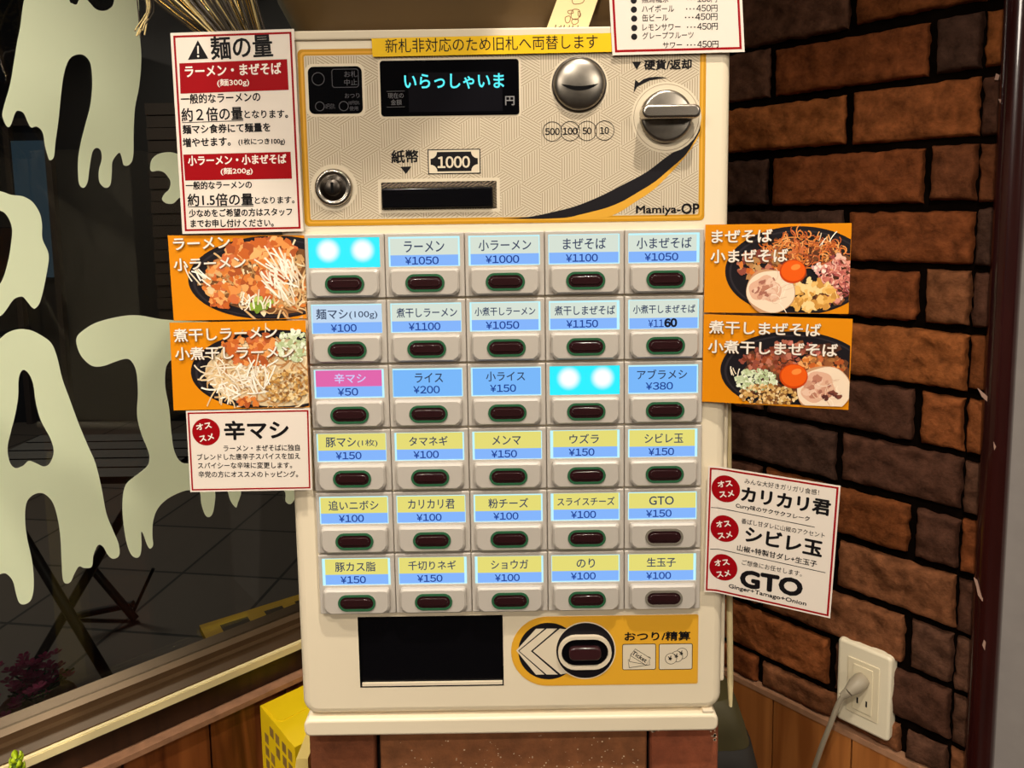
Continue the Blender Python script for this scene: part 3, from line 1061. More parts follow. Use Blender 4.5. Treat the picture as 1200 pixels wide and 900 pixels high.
# return lever
b = MB()
b.lathe(hx, hz, [(19.4, -0.2), (19.4, -3.5), (18.2, -5.0), (16.5, -5.4), (0.1, -5.6)], n=48)
lever = b.build('return_lever', M_steel, mach)
tz = (121.6, 491.9)[1]
b = MB()
b.rplate(hx + 0.8, tz, 42.5, 10.2, 4.6, -5.0, -18, 2.2)
b.build('lever_grip', M_chrome, lever)

# return button with its printed sign
b = MB()
rx0, rz0 = (-0.1, 39.4)
rx1, rz1 = (150.5, 98.3)
hh = (rz1 - rz0) / 2
outl = [(rx1 - 1, rz0), (rx1, rz0 + 1), (rx1, rz1 - 1), (rx1 - 1, rz1)] + [(rx0 + hh + hh * math.cos(a), rz0 + hh + hh * math.sin(a)) for a in [math.pi / 2 + math.pi * k / 24 for k in range(25)]]
b.poly(outl, -0.3, 0)
inn = [(rx1 - 2, rz0 + 1.2), (rx1 - 1.2, rz0 + 2), (rx1 - 1.2, rz1 - 2), (rx1 - 2, rz1 - 1.2)] + [(rx0 + hh + (hh - 1.2) * math.cos(a), rz0 + hh + (hh - 1.2) * math.sin(a)) for a in [math.pi / 2 + math.pi * k / 24 for k in range(25)]]
b.poly(inn, -0.33, 1)
b.rings([[(x, 0.1, z) for x, z in outl], [(x, -0.3, z) for x, z in outl]], 0, False)
sign = b.build('return_sign', [M_gold, mat('amber print', (222, 164, 44), 0.5, spec=0.2)], mach)
ax, az = (29.9, 69.1)
bx, bz = (59.8, 69.2)
ar, br_ = 24.14, 23.49
b = MB()
b.disc(ax, az, ar, -0.4, 0, 48)
b.build('arrow_disc', M_navy, sign)
b = MB()
for pts in ([(4.0, 70.1), (20.1, 88.3), (27.0, 88.3), (5.5, 69.8), (26.6, 49.3), (19.7, 49.2)],
            [(6.5, 69.7), (28.7, 88.3), (37.2, 88.2), (15.8, 69.4), (37.3, 49.1), (28.3, 49.2)],
            [(17.5, 69.4), (39.3, 88.2), (44.8, 87.4), (36.1, 69.3), (45.2, 50.1), (39.7, 49.2)]):
    b.poly(pts, -0.45)
b.build('arrow_mark', M_halo, sign)
b = MB()
b.disc(bx, bz, br_ + 0.9, -0.48, 0, 48)
b.disc(bx, bz, br_, -0.52, 1, 48)
b.build('button_disc', [M_halo, M_navy], sign)
b = MB()
gx, gz = (59.1, 68.8)
b.rframe(gx, gz, 42.83, 28.23, 14.08, 2.6, -0.4, -3.5)
b.build('return_bezel', M_halo, sign)
b = MB()
b.rplate(gx, gz, 37.64, 22.71, 11.29, -0.4, -2.2, 0.8)
b.rplate(gx, gz, 25.96, 11.03, 4.54, -2.0, -5.5, 1.6, 1)
b.build('return_button', [M_black, mat('dark red lens', (52, 26, 28), 0.15)], sign)
b = MB()
b.text('おつり/精算', [(91.4, 77.0), (143.9, 76.7)], 7.46, -0.5, bold=0.25)
b.build('sign_lettering', M_ink, sign)
I1, I2 = ctr(quad([(89.3, 74.3), (116.4, 74.1), (116.7, 51.9), (89.5, 52.1)])), ctr(quad([(118.7, 74.1), (145.8, 73.9), (146.3, 51.6), (119.0, 51.9)]))
b = MB()
for I in (I1, I2):
    b.poly(rrect(*I, 1.6), -0.4, 0)
    b.rframe(*I, 1.6, 0.5, -0.35, -0.45, 1)
def outlined(pts, y, w=0.45):
    b.poly(pts, y, 0)
    b.stroke(list(pts) + [pts[0]], w, y - 0.01, 1)
for k, ang in enumerate((-8, 12, 34)):
    a = math.radians(-ang)
    o = Vector((I1[0] + 1.0, I1[1] - 4.6 + k * 2.2))
    q = [Vector((-9.5 + k * 1.0, -3.2)), Vector((7.5, -3.2)), Vector((7.5, 3.6)), Vector((-9.5 + k * 1.0, 3.6))]
    q = [o + Vector((p.x * math.cos(a) - p.y * math.sin(a), p.x * math.sin(a) + p.y * math.cos(a))) for p in q]
    outlined([tuple(p) for p in q], -0.5 - 0.04 * k)
a = math.radians(-34)
o = Vector((I1[0] + 0.4, I1[1] - 0.2))
d = Vector((math.cos(a), math.sin(a)))
b.text('Ticket', [tuple(o - d * 7 - Vector((-d.y, d.x)) * 1.3), tuple(o + d * 6.4 - Vector((-d.y, d.x)) * 1.3)], 3.4, -0.64, 1, bold=0.12)
for k, (ox, oz) in enumerate(((5.0, 2.6), (1.0, 0.2), (-3.8, -1.6))):
    c = [(I2[0] + ox + 4.6 * math.cos(t_), I2[1] + oz + 4.6 * math.sin(t_)) for t_ in [2 * math.pi * i / 24 for i in range(24)]]
    outlined(c, -0.5 - 0.04 * k, 0.4)
    b.text('¥', [(I2[0] + ox - 1.6, I2[1] + oz - 1.8), (I2[0] + ox + 1.2, I2[1] + oz - 1.0)], 3.6, -0.53 - 0.04 * k, 1, bold=0.15)
b.build('sign_icons', [M_halo, M_ink], sign)

# ---- thirty button modules
GX0, GX1, GZ1, GZ0 = -151.3, 150.8, 406.9, 104.1
CW, CH = (GX1 - GX0) / 5, (GZ1 - GZ0) / 6
M_lens = mat('dark red button lens', (42, 20, 22), 0.14)
M_ring = mat('green translucent ring', (44, 92, 62), 0.25)
M_ringgrey = mat('grey translucent ring', (118, 112, 100), 0.25)
E_edge = emat('cyan white backlight edge', (196, 248, 255), 1.0)
E = {'white': emat('pale label paper', (216, 226, 212)), 'ice': emat('ice blue label paper', (196, 218, 240)),
     'yellow': emat('yellow label paper', (230, 220, 118)), 'pink': emat('pink label paper', (226, 104, 172)),
     'blue': emat('blue label paper', (122, 184, 250)), 'base': emat('blue price band', (134, 182, 252)),
     'name': emat('slate label ink', (50, 62, 92)), 'price': emat('blue label ink', (22, 60, 146)),
     'lilac': emat('lilac label ink', (206, 206, 250)), 'pen': emat('black pen ink', (20, 24, 44))}
led = bpy.data.materials.new('bare cyan backlight')
led.use_nodes = True
nt = led.node_tree
pb = nt.nodes['Principled BSDF']
pb.inputs['Base Color'].default_value = (0, 0, 0, 1)
pb.inputs['Emission Strength'].default_value = 1.0
tc = nt.nodes.new('ShaderNodeTexCoord')
fac = None
for ox in (-0.0125, 0.0135):
    sub = nt.nodes.new('ShaderNodeVectorMath')
    sub.operation = 'DISTANCE'
    sub.inputs[1].default_value = (ox, -0.0034, 0.0124)
    nt.links.new(tc.outputs['Object'], sub.inputs[0])
    mr = nt.nodes.new('ShaderNodeMapRange')
    mr.interpolation_type = 'SMOOTHSTEP'
    mr.inputs['From Min'].default_value = 0.0042
    mr.inputs['From Max'].default_value = 0.0105
    mr.inputs['To Min'].default_value = 1
    mr.inputs['To Max'].default_value = 0
    nt.links.new(sub.outputs['Value'], mr.inputs[0])
    if fac is None:
        fac = mr.outputs[0]
    else:
        mm = nt.nodes.new('ShaderNodeMath')
        mm.operation = 'MAXIMUM'
        nt.links.new(fac, mm.inputs[0])
        nt.links.new(mr.outputs[0], mm.inputs[1])
        fac = mm.outputs[0]
mixc = nt.nodes.new('ShaderNodeMix')
mixc.data_type = 'RGBA'
mixc.inputs[6].default_value = (*lin((36, 240, 255)), 1)
mixc.inputs[7].default_value = (1, 1, 1, 1)
nt.links.new(fac, mixc.inputs[0])
nt.links.new(mixc.outputs[2], pb.inputs['Emission Color'])

hw, hh2 = CW / 2, CH / 2
LX0, LX1 = -hw + 0.048 * CW, -hw + 0.942 * CW
LZ1, LZ0 = hh2 - 0.062 * CH, hh2 - 0.512 * CH
lcx, lcz = (LX0 + LX1) / 2, (LZ0 + LZ1) / 2
b = MB()      # housing: a slab with a window opening and a raised bevelled key plate
win_loop = rrect(lcx, lcz, LX1 - LX0, LZ1 - LZ0, 0.4)
b.rplate(0, 0.4, CW - 0.5, CH - 1.6, 0.9, 0, -4.2, 0.9, holes=[win_loop[::-1]])
b.rings([[(x, -4.2, z) for x, z in win_loop], [(x, -2.6, z) for x, z in win_loop]], 0, False)
kz1, kz0 = hh2 - 0.542 * CH, hh2 - 0.95 * CH
kx0, kx1 = -hw + 0.066 * CW, -hw + 0.93 * CW
kc, kzc = (kx0 + kx1) / 2, (kz0 + kz1) / 2
def keyshape(i):
    c = 4.2
    return [(kx0 + i + c, kz0 + i), (kx1 - i - c, kz0 + i), (kx1 - i - 1, kz0 + i + 2.4), (kx1 - i, kz0 + i + c + 0.6), (kx1 - i, kz1 - i - 2), (kx1 - i - 0.6, kz1 - i - 0.6), (kx1 - i - 2, kz1 - i),
            (kx0 + i + 2, kz1 - i), (kx0 + i + 0.6, kz1 - i - 0.6), (kx0 + i, kz1 - i - 2), (kx0 + i, kz0 + i + c + 0.6), (kx0 + i + 1, kz0 + i + 2.4)]
b.rings([[(x, -4.1, z) for x, z in keyshape(0)], [(x, -7.0, z) for x, z in keyshape(0.15)], [(x, -8.4, z) for x, z in keyshape(1.5)]], 0, False, cap1=True)
sx0, sz0 = 0.3, kzc - 0.2
housing = b.build('button_module', M_mod, link=False).data
b = MB()
b.rect(LX0, LX1, LZ0, LZ1, -2.9)
mesh_edge = b.build('price_label', [E_edge], link=False).data
b = MB()
b.rect(LX0, LX1, LZ0, LZ1, -3.4)
mesh_led = b.build('lit_window', [led], link=False).data
b = MB()
b.rframe(sx0, sz0, 29.5, 13.4, 6.7, 1.7, -8.2, -9.2, n=10)
mesh_ring = b.build('button_ring', [M_ring], link=False).data
b = MB()
b.rframe(sx0, sz0, 29.5, 13.4, 6.7, 1.7, -8.2, -9.2, n=10)
mesh_ringg = b.build('button_ring', [M_ringgrey], link=False).data
b = MB()
b.rplate(sx0, sz0, 26.2, 10.0, 5.0, -8.3, -8.9, 0.5, n=10)
b.rplate(sx0, sz0 + 0.1, 23.0, 6.6, 3.3, -8.6, -9.6, 0.9, n=10)
mesh_btn = b.build('push_button', [M_lens], link=False).data

ITEMS = [
    [None, ('white', 'ラーメン', 46.7, 12.8, '¥1050'), ('white', '小ラーメン', 61, 12.6, '¥1000'), ('white', 'まぜそば', 50, 12.8, '¥1100'), ('white', '小まぜそば', 64, 12.8, '¥1050')],
    [('ice', '麺マシ', 37, 12.2, '¥100', '(100g)', 33), ('white', '煮干しラーメン', 71, 11.2, '¥1100'), ('white', '小煮干しラーメン', 71, 10, '¥1050'), ('white', '煮干しまぜそば', 71, 11, '¥1150'), ('white', '小煮干しまぜそば', 73, 10, '¥11')],
    [('pink', '辛マシ', 37, 11.5, '¥50'), ('blue', 'ライス', 33, 11.5, '¥200'), ('blue', '小ライス', 46, 11.5, '¥150'), None, ('blue', 'アブラメシ', 59, 11.5, '¥380')],
    [('yellow', '豚マシ', 36, 12, '¥150', '(1枚)', 24), ('yellow', 'タマネギ', 46, 11.5, '¥100'), ('yellow', 'メンマ', 34, 11.2, '¥150'), ('yellow', 'ウズラ', 35, 11.5, '¥150'), ('yellow', 'シビレ玉', 46, 11.5, '¥150')],
    [('yellow', '追いニボシ', 60, 12, '¥100'), ('yellow', 'カリカリ君', 56, 12, '¥100'), ('yellow', '粉チーズ', 48, 12, '¥100'), ('yellow', 'スライスチーズ', 69, 10, '¥100'), ('yellow', 'GTO', 29.5, 10.4, '¥150')],
    [('yellow', '豚カス脂', 49, 12, '¥150'), ('yellow', '千切りネギ', 58, 11.6, '¥150'), ('yellow', 'ショウガ', 45, 11.5, '¥100'), ('yellow', 'のり', 22, 11.5, '¥100'), ('yellow', '生玉子', 35, 11.5, '¥100')],
]
PW = {'¥1050': 39, '¥1000': 39, '¥1100': 37, '¥1150': 37, '¥100': 30, '¥50': 24, '¥200': 31, '¥150': 30.5, '¥380': 32, '¥11': 18}
PXM = 0.649
r3 = random.Random(11)
for r_i, row in enumerate(ITEMS):
    for c_i, it in enumerate(row):
        mod = bpy.data.objects.new('button_module', housing)
        COL.objects.link(mod)
        mod.parent = mach
        mod.location = ((GX0 + CW * (c_i + 0.5)) / 1000, 0, (GZ1 - CH * (r_i + 0.5)) / 1000)

        def sub(name, me):
            o = bpy.data.objects.new(name, me)
            COL.objects.link(o)
            o.parent = mod
            return o
        sub('button_ring', mesh_ringg if (c_i == 4 and r_i >= 4) else mesh_ring)
        sub('push_button', mesh_btn)
        if it is None:
            tag(sub('lit_window', mesh_led), 'bare window shining bright cyan with two white lamps')
            continue
        sub('price_label', mesh_edge)
        kind, name, wpx, hpx, price = it[:5]
        li, ri, ti, bi = r3.uniform(0.4, 2.4), r3.uniform(0.4, 2.2), r3.uniform(0.5, 1.5), r3.uniform(0.2, 0.9)
        b = MB()
        x0, x1, z0, z1 = LX0 + li, LX1 - ri, LZ0 + bi, LZ1 - ti
        zm = z0 + (LZ1 - LZ0) * 0.36
        if kind == 'blue':
            b.rect(x0, x1, z0, z1, -3.0, 0)
        else:
            b.rect(x0, x1, zm, z1, -3.0, 0)
            b.rect(x0, x1, z0, zm, -3.0, 1)
        b.build('label_card', [E[kind], E['base']], mod)
        mid = lcx + r3.uniform(-1, 1)
        b = MB()
        w, h = wpx * PXM, hpx * PXM
        zb = zm + (z1 - zm) * 0.5 - h / 2
        if len(it) > 5:
            w2 = it[6] * PXM
            tot = w + 1.2 + w2
            b.text(name, [(lcx - tot / 2, zb), (lcx - tot / 2 + w, zb)], h, -3.1, 0, bold=0.1)
            b.text(it[5], [(lcx - tot / 2 + w + 1.2, zb - 0.3), (lcx + tot / 2, zb - 0.3)], 9.5 * PXM, -3.1, 0, bold=0.03)
        else:
            b.text(name, [(mid - w / 2, zb), (mid + w / 2, zb)], h, -3.1, 0, bold=0.1)
        w = PW[price] * PXM
        zb = z0 + 1.1 + (1.2 if kind == 'blue' else 0)
        if price == '¥11':
            b.text(price, [(mid - 12, zb), (mid - 12 + w, zb)], 8.8 * PXM, -3.1, 1, bold=0.08)
            b.text('60', [(mid + 0.6, zb + 0.1), (mid + 9.6, zb + 0.2)], 9.4 * PXM, -3.15, 2, bold=0.5)
        else:
            b.text(price, [(mid - 2 - w / 2, zb), (mid - 2 + w / 2, zb)], 8.8 * PXM, -3.1, 1, bold=0.13)
        b.build('label_lettering', [E['lilac'] if kind == 'pink' else E['name'], E['price'], E['pen']], mod)

# ------------------------------------------------------------------ paper signs taped to the machine
M_paper = mat('white paper', (226, 214, 200), 0.55, var=0.02, scale=6, spec=0.2)
M_red = mat('deep red print', (150, 4, 14), 0.55, spec=0.1)
M_white = mat('white print', (236, 226, 212), 0.55, spec=0.2)
M_orange_p = mat('orange photo print', (222, 136, 8), 0.5, var=0.04, scale=5, spec=0.15)
M_brownout = mat('brown outline print', (110, 76, 40), 0.45)
M_food = colmat('food photograph print', 0.45, spec=0.2)

fnM = lambda x, y, z: Vector((MX + x / 1000, y / 1000, MZ + z / 1000))


def sheet(name, label, cat, fn, quad_, group=None):
    """a sheet of paper, its quad given lower-left first, counter-clockwise; the Empty sits at the lower edge"""
    o = empty(name, fn((quad_[0][0] + quad_[1][0]) / 2, 0, (quad_[0][1] + quad_[1][1]) / 2), label, cat, group)
    f = rel(fn, o)
    return o, f


def paper(f, q, o, m, n=14, th=0.25, fold=False):
    """quad q subdivided across; a folded sheet gets a column of points on its fold at u = 0"""
    b = MB(f)
    q = [Vector(p) for p in q]
    V = []
    ts = [(i / n, i / n) for i in range(n + 1)]
    if fold:
        tb, tt = -q[0].x / (q[1].x - q[0].x), -q[3].x / (q[2].x - q[3].x)
        ts = [(tb * i / 3, tt * i / 3) for i in range(3)] + [(tb + (1 - tb) * i / n, tt + (1 - tt) * i / n) for i in range(n + 1)]
    for t0, t1 in ts:
        lo, hi = q[0].lerp(q[1], t0), q[3].lerp(q[2], t1)
        V += [(lo.x, 0, lo.y), (hi.x, 0, hi.y), (lo.x, th, lo.y), (hi.x, th, hi.y)]
    F = []
    n = len(ts) - 1
    for i in range(n):
        a, c = 4 * i, 4 * i + 4
        F += [(a, c, c + 1, a + 1), (a + 2, a + 3, c + 3, c + 2), (a, a + 2, c + 2, c), (a + 1, c + 1, c + 3, a + 3)]
    F += [(0, 1, 3, 2), (4 * n, 4 * n + 2, 4 * n + 3, 4 * n + 1)]
    b.add(V, F)
    return b.build('paper_sheet', m, o)


def lerpq(q, u, v):
    q = [Vector(p) for p in q]
    p = q[0].lerp(q[1], u).lerp(q[3].lerp(q[2], u), v)
    return (p.x, p.y)


def border(b, q, d, w, y=-0.06, n=24):
    """printed frame line d in from the sheet's edge, w wide"""
    W = (Vector(q[1]) - Vector(q[0])).length
    H = (Vector(q[3]) - Vector(q[0])).length
    def loop(k):
        a, c = k / W, k / H
        pts = []
        for (u0, v0), (u1, v1) in (((a, c), (1 - a, c)), ((1 - a, c), (1 - a, 1 - c)), ((1 - a, 1 - c), (a, 1 - c)), ((a, 1 - c), (a, c))):
            for i in range(n):
                t = i / n
                pts.append(lerpq(q, u0 + (u1 - u0) * t, v0 + (v1 - v0) * t))
        return pts
    b.band(loop(d), loop(d + w), y)


def shifted(fn, y0):
    return lambda x, y, z: fn(x, y + y0, z)


# --- noodle amount notice
Q = [(-242.9, 408.3), (-151.6, 408.9), (-152.1, 557.1), (-242.9, 555.4)]
o, f = sheet('notice_poster', 'white notice with red border and warning triangle, left of the machine panel', 'poster', shifted(fnM, -3.2), Q)
paper(f, Q, o, M_paper)
b = MB(f)
border(b, Q, 2.0, 1.5)
b.build('red_border', M_red, o)
y = -0.08
b = MB(f)
b.poly([(-238.1, 511.7), (-157.9, 513.3), (-158.1, 535.5), (-237.6, 533.6)], y)
b.build('red_banner', M_red, o)
b = MB(f)
b.poly([(-238.4, 448.1), (-158.4, 448.3), (-158.6, 468.2), (-238.7, 467.3)], y)
b.build('red_banner', M_red, o)
b = MB(f)
b.text('ラーメン・まぜそば', [(-233.6, 523.7), (-162.8, 525.1)], 7.98, -0.12, bold=0.22)
b.text('(麺300g)', [(-210.4, 516.0), (-186.9, 516.4)], 5.71, -0.12, bold=0.08)
b.build('banner_lettering', M_white, o)
b = MB(f)
b.text('小ラーメン・小まぜそば', [(-235.3, 459.2), (-162.1, 459.6)], 6.88, -0.12, bold=0.2)
b.text('(麺200g)', [(-211.4, 451.5), (-187.6, 451.8)], 5.45, -0.12, bold=0.08)
b.build('banner_lettering', M_white, o)
b = MB(f)
b.stroke([(-223.1, 545.9), (-223.3, 540.4)], 1.1, -0.14)
b.disc(*(-223.4, 538.5), 0.8, -0.14)
b.build('exclamation_mark', M_white, o)
b = MB(f)
b.poly([(-231.1, 536.0), (-216.0, 536.7), (-223.0, 549.9)], -0.1)
b.text('麺の量', [(-213.5, 535.9), (-168.4, 537.5)], 16.23, -0.1, bold=0.36)
b.text('一般的なラーメンの', [(-237.9, 504.2), (-179.2, 505.3)], 7.01, -0.1, bold=0.17)
b.text('約２倍の量', [(-238.1, 491.4), (-192.8, 492.1)], 9.73, -0.1, bold=0.2)
b.stroke([(-238.1, 490.7), (-192.6, 491.5)], 0.5, -0.1)
b.text('となります。', [(-191.5, 493.2), (-159.4, 493.1)], 5.71, -0.1, bold=0.16)
b.text('麺マシ食券にて麺量を', [(-237.9, 482.4), (-172.9, 483.3)], 6.49, -0.1, bold=0.2)
b.text('増やせます。', [(-238.4, 472.8), (-203.0, 473.3)], 6.49, -0.1, bold=0.2)
b.text('(1枚につき100g)', [(-197.0, 473.2), (-162.5, 473.3)], 5.19, -0.1, bold=0.12)
b.text('一般的なラーメンの', [(-238.1, 441.4), (-188.8, 441.5)], 5.84, -0.1, bold=0.17)
b.text('約1.5倍の量', [(-237.4, 429.1), (-188.4, 429.0)], 9.09, -0.1, bold=0.2)
b.stroke([(-237.4, 428.5), (-188.2, 428.3)], 0.5, -0.1)
b.text('となります。', [(-187.0, 430.0), (-157.4, 430.1)], 5.06, -0.1, bold=0.14)
b.text('少なめをご希望の方はスタッフ', [(-237.0, 420.7), (-159.6, 420.9)], 5.84, -0.1, bold=0.16)
b.text('までお申し付けください。', [(-236.1, 413.1), (-173.9, 412.8)], 5.84, -0.1, bold=0.16)
b.build('black_lettering', M_ink, o)

# --- topping notice under the photo cards
Q = [(-246.1, 209.3), (-151.9, 209.6), (-150.8, 274.0), (-245.7, 273.4)]
o, f = sheet('spice_notice', 'white card with a single red dot and bold black heading, under the left photo cards', 'poster', shifted(fnM, -9.2), Q)
paper(f, Q, o, M_paper)
b = MB(f)
border(b, Q, 1.2, 1.2)
b.build('red_border', M_red, o)
def dot(f, o, c, r, t1, t2, h=7.2):
    b = MB(f)
    n = 24
    edge = [(c[0] - r * math.cos(math.pi * k / n), r * math.sin(math.pi * k / n)) for k in range(n + 1)]
    b.add([(x, -0.08, c[1] - w) for x, w in edge] + [(x, -0.08, c[1] + w) for x, w in edge],
          [(k, k + 1, n + 2 + k, n + 1 + k) for k in range(n)])
    d = b.build('red_dot', M_red, o)
    b = MB(f)
    b.text('オス', t1, h * PXM, -0.4, bold=0.18)
    b.text('スメ', t2, h * PXM, -0.4, bold=0.18)
    b.build('dot_lettering', M_white, d)
dot(f, o, (-231.2, 256.8), 10.64, [(-237.9, 258.3), (-226.5, 260.2)], [(-236.0, 249.1), (-225.2, 251.1)])
b = MB(f)
b.text('辛マシ', [(-216.9, 250.5), (-168.2, 250.7)], 14.28, -0.1, bold=0.5)
b.text('ラーメン・まぜそばに独自', [(-218.5, 241.2), (-160.0, 241.0)], 4.93, -0.1, bold=0.08)
b.text('ブレンドした唐辛子スパイスを加え', [(-239.1, 234.6), (-160.1, 234.4)], 4.93, -0.1, bold=0.08)
b.text('スパイシーな辛味に変更します。', [(-239.0, 227.9), (-166.6, 227.2)], 4.93, -0.1, bold=0.08)
b.text('辛党の方にオススメのトッピング。', [(-239.0, 220.9), (-162.3, 220.0)], 4.93, -0.1, bold=0.08)
b.build('black_lettering', M_ink, o)

# --- drinks list above the coin entry
Q = [(81.5, 534.8), (178.9, 535.8), (174.6, 600.9), (77.8, 600.5)]
o, f = sheet('drinks_list', 'white drinks price list with red border and black bullets, above the return lever', 'poster', shifted(fnM, -3.2), Q)
paper(f, Q, o, M_paper)
b = MB(f)
border(b, Q, 2.0, 1.7)
b.build('red_border', M_red, o)
b = MB(f)
for p in [(97.1, 573.5), (97.2, 567.1), (97.4, 560.7), (97.5, 554.1), (97.5, 547.8)]:
    b.disc(p[0], p[1], 2.27, -0.1)
for s_, base, h in (('黒烏龍茶', [(103.2, 571.7), (122.8, 571.9)], 9), ('ハイボール', [(103.2, 565.1), (126.6, 565.0)], 7.6), ('缶ビール', [(103.4, 558.6), (122.3, 558.7)], 7.9),
                    ('レモンサワー', [(103.5, 551.9), (131.4, 552.0)], 7.4), ('グレープフルーツ', [(103.5, 545.9), (141.1, 546.1)], 7.6), ('サワー', [(118.7, 539.2), (132.7, 539.4)], 6.6)):
    b.text(s_, base, h * PXM, -0.1, bold=0.05)
for s_, base in (('180', [(143.7, 571.8), (153.4, 571.8)]), ('450', [(143.0, 565.1), (153.5, 565.1)]), ('450', [(142.3, 559.0), (153.3, 559.1)]), ('450', [(143.8, 552.1), (154.0, 552.2)]), ('450', [(143.9, 539.4), (154.5, 539.5)])):
    b.text(s_, base, 4.67, -0.1, bold=0.08)
    e = Vector(base[1]) - Vector(base[0])
    b.text('円', [tuple(Vector(base[1]) + e * 0.04 - Vector((0, 0.3))), tuple(Vector(base[1]) + e * 0.47 - Vector((0, 0.25)))], 4.80, -0.1, bold=0.06)
    for k in (3, 7, 11):
        b.disc(base[0][0] - k * PXM, base[0][1] + 3 * PXM, 0.55, -0.1, 0, 10)
b.build('black_lettering', M_ink, o)

# --- yellow tape strip with the banknote notice
Q = [(-95.2, 536.4), (81.2, 537.5), (80.9, 551.0), (-95.7, 549.6)]
o, f = sheet('banknote_notice', 'yellow tape strip with black lettering along the top of the machine', 'label', shifted(fnM, -2.4), Q)
paper(f, Q, o, mat('yellow tape', (232, 186, 12), 0.5, spec=0.2))
b = MB(f)
b.text('新札非対応のため旧札へ両替します', [(-85.6, 539.0), (70.8, 540.0)], 10.06, -0.08, bold=0.03)
b.build('black_lettering', M_ink, o)


# --- menu photographs
def rgbs(*c):
    return [lin(x) for x in c]


class Food:
    """pieces of a printed food photograph, cut off at the edge of its card"""

    def __init__(s, f, seed, lim):
        s.b = MB(f)
        s.r = random.Random(seed)
        s.y = -0.08
        s.lim = lim

    def piece(s, pts, col):
        p = clip(pts, *s.lim)
        if len(p) < 3:
            return
        s.b.pen = col
        s.y -= 0.0016
        s.b.poly(p, s.y)

    def ellipse(s, cx, cz, rx, rz, col, rot=0, wob=0.0, n=36):
        r = s.r
        ph = [r.uniform(0, 6.28) for _ in range(3)]
        pts = []
        ca, sa = math.cos(rot), math.sin(rot)
        for i in range(n):
            a = 2 * math.pi * i / n
            k = 1 + wob * (math.sin(2 * a + ph[0]) + math.sin(3 * a + ph[1]) + 0.7 * math.sin(5 * a + ph[2])) / 2
            x, z = rx * k * math.cos(a), rz * k * math.sin(a)
            pts.append((cx + x * ca - z * sa, cz + x * sa + z * ca))
        s.piece(pts, col)

    def spot(s, reg):
        cx, cz, rx, rz, rot = reg
        while True:
            u, v = s.r.uniform(-1, 1), s.r.uniform(-1, 1)
            if u * u + v * v < 1:
                break
        return cx + u * rx * math.cos(rot) - v * rz * math.sin(rot), cz + u * rx * math.sin(rot) + v * rz * math.cos(rot)

    def blobs(s, reg, n, size, cols, wob=0.35, flat=0.7):
        for _ in range(n):
            x, z = s.spot(reg)
            q = s.r.uniform(*size)
            s.ellipse(x, z, q, q * s.r.uniform(flat, 1), s.r.choice(cols), s.r.uniform(0, 3.1), wob, 12)

    def strands(s, reg, n, length, w, cols, ang=None, curl=0.6):
        for _ in range(n):
            x, z = s.spot(reg)
            a = s.r.uniform(0, 6.28) if ang is None else s.r.gauss(*ang)
            L = s.r.uniform(*length)
            c = s.r.uniform(-curl, curl)
            P = []
            for k in range(6):
                P.append((x, z))
                x += math.cos(a) * L / 5
                z += math.sin(a) * L / 5
                a += c
            ww = s.r.uniform(*w) / 2
            left, right = [], []
            for i in range(6):
                p, q = Vector(P[max(i - 1, 0)]), Vector(P[min(i + 1, 5)])
                d = (q - p).normalized()
                e = Vector((-d.y, d.x)) * ww
                left.append(tuple(Vector(P[i]) + e))
                right.append(tuple(Vector(P[i]) - e))
            col = s.r.choice(cols)
            for i in range(5):
                s.b.pen = col
                pp = clip([left[i], right[i], right[i + 1], left[i + 1]], *s.lim)
                if len(pp) >= 3:
                    if i == 0:
                        s.y -= 0.0016
                    s.b.poly(pp, s.y)


def E_(c, r, rot=0.0):
    """region: centre, radii in photo-card millimetres"""
    return (c[0], c[1], r[0], r[1], rot)


K = PXM
def photo_card(label, fn, Q, lines, paint):
    o, f = sheet('menu_photo_card', label, 'photo card', fn, Q, 'orange menu photo cards beside the buttons')
    paper(f, Q, o, M_orange_p)
    xs, zs = [p[0] for p in Q], [p[1] for p in Q]
    lim = (max(Q[0][0], Q[3][0]) + 0.1, min(Q[1][0], Q[2][0]) - 0.1, max(Q[0][1], Q[1][1]) + 0.2, min(Q[2][1], Q[3][1]) - 0.2)
    F = Food(f, sum(map(ord, label)), lim)
    paint(F)
    F.b.build('food_photograph', M_food, o)
    b = MB(f)
    g = MB(f)
    y = F.y - 0.03
    for s_, base, h in lines:
        b.text(s_, [(base[0][0] + 0.15, base[0][1] - 0.2), (base[1][0] + 0.15, base[1][1] - 0.2)], h * K, y, bold=0.42)
        g.text(s_, base, h * K, y - 0.03, bold=0.2)
    b.build('lettering_outline', M_brownout, o)
    g.build('white_lettering', M_white, o)
    return o


BOWL = rgbs((26, 22, 26))[0]
BOWL2 = rgbs((46, 40, 44))[0]
BROTH = rgbs((120, 78, 44))[0]
NOOD = rgbs((226, 196, 148), (212, 172, 118), (238, 216, 176), (196, 150, 96), (180, 128, 76))
FRY = rgbs((214, 122, 52), (196, 98, 40), (226, 146, 76), (172, 84, 40), (232, 166, 100), (206, 110, 62))
DARKR = rgbs((150, 70, 40), (120, 54, 32), (176, 88, 50))
SPROUT = rgbs((240, 228, 206), (250, 240, 224), (226, 208, 178))
GREEN = rgbs((150, 176, 60), (120, 150, 50), (178, 196, 96))
NUT = rgbs((206, 160, 90), (180, 128, 64), (226, 188, 124), (140, 94, 48), (236, 210, 160))
ONION = rgbs((218, 226, 190), (196, 208, 166), (236, 240, 216), (176, 190, 140))
MEAT = rgbs((170, 96, 74), (148, 76, 60), (190, 116, 92), (126, 60, 50))
PINK = rgbs((206, 120, 104), (184, 92, 84), (224, 150, 132), (150, 70, 70), (236, 190, 170))
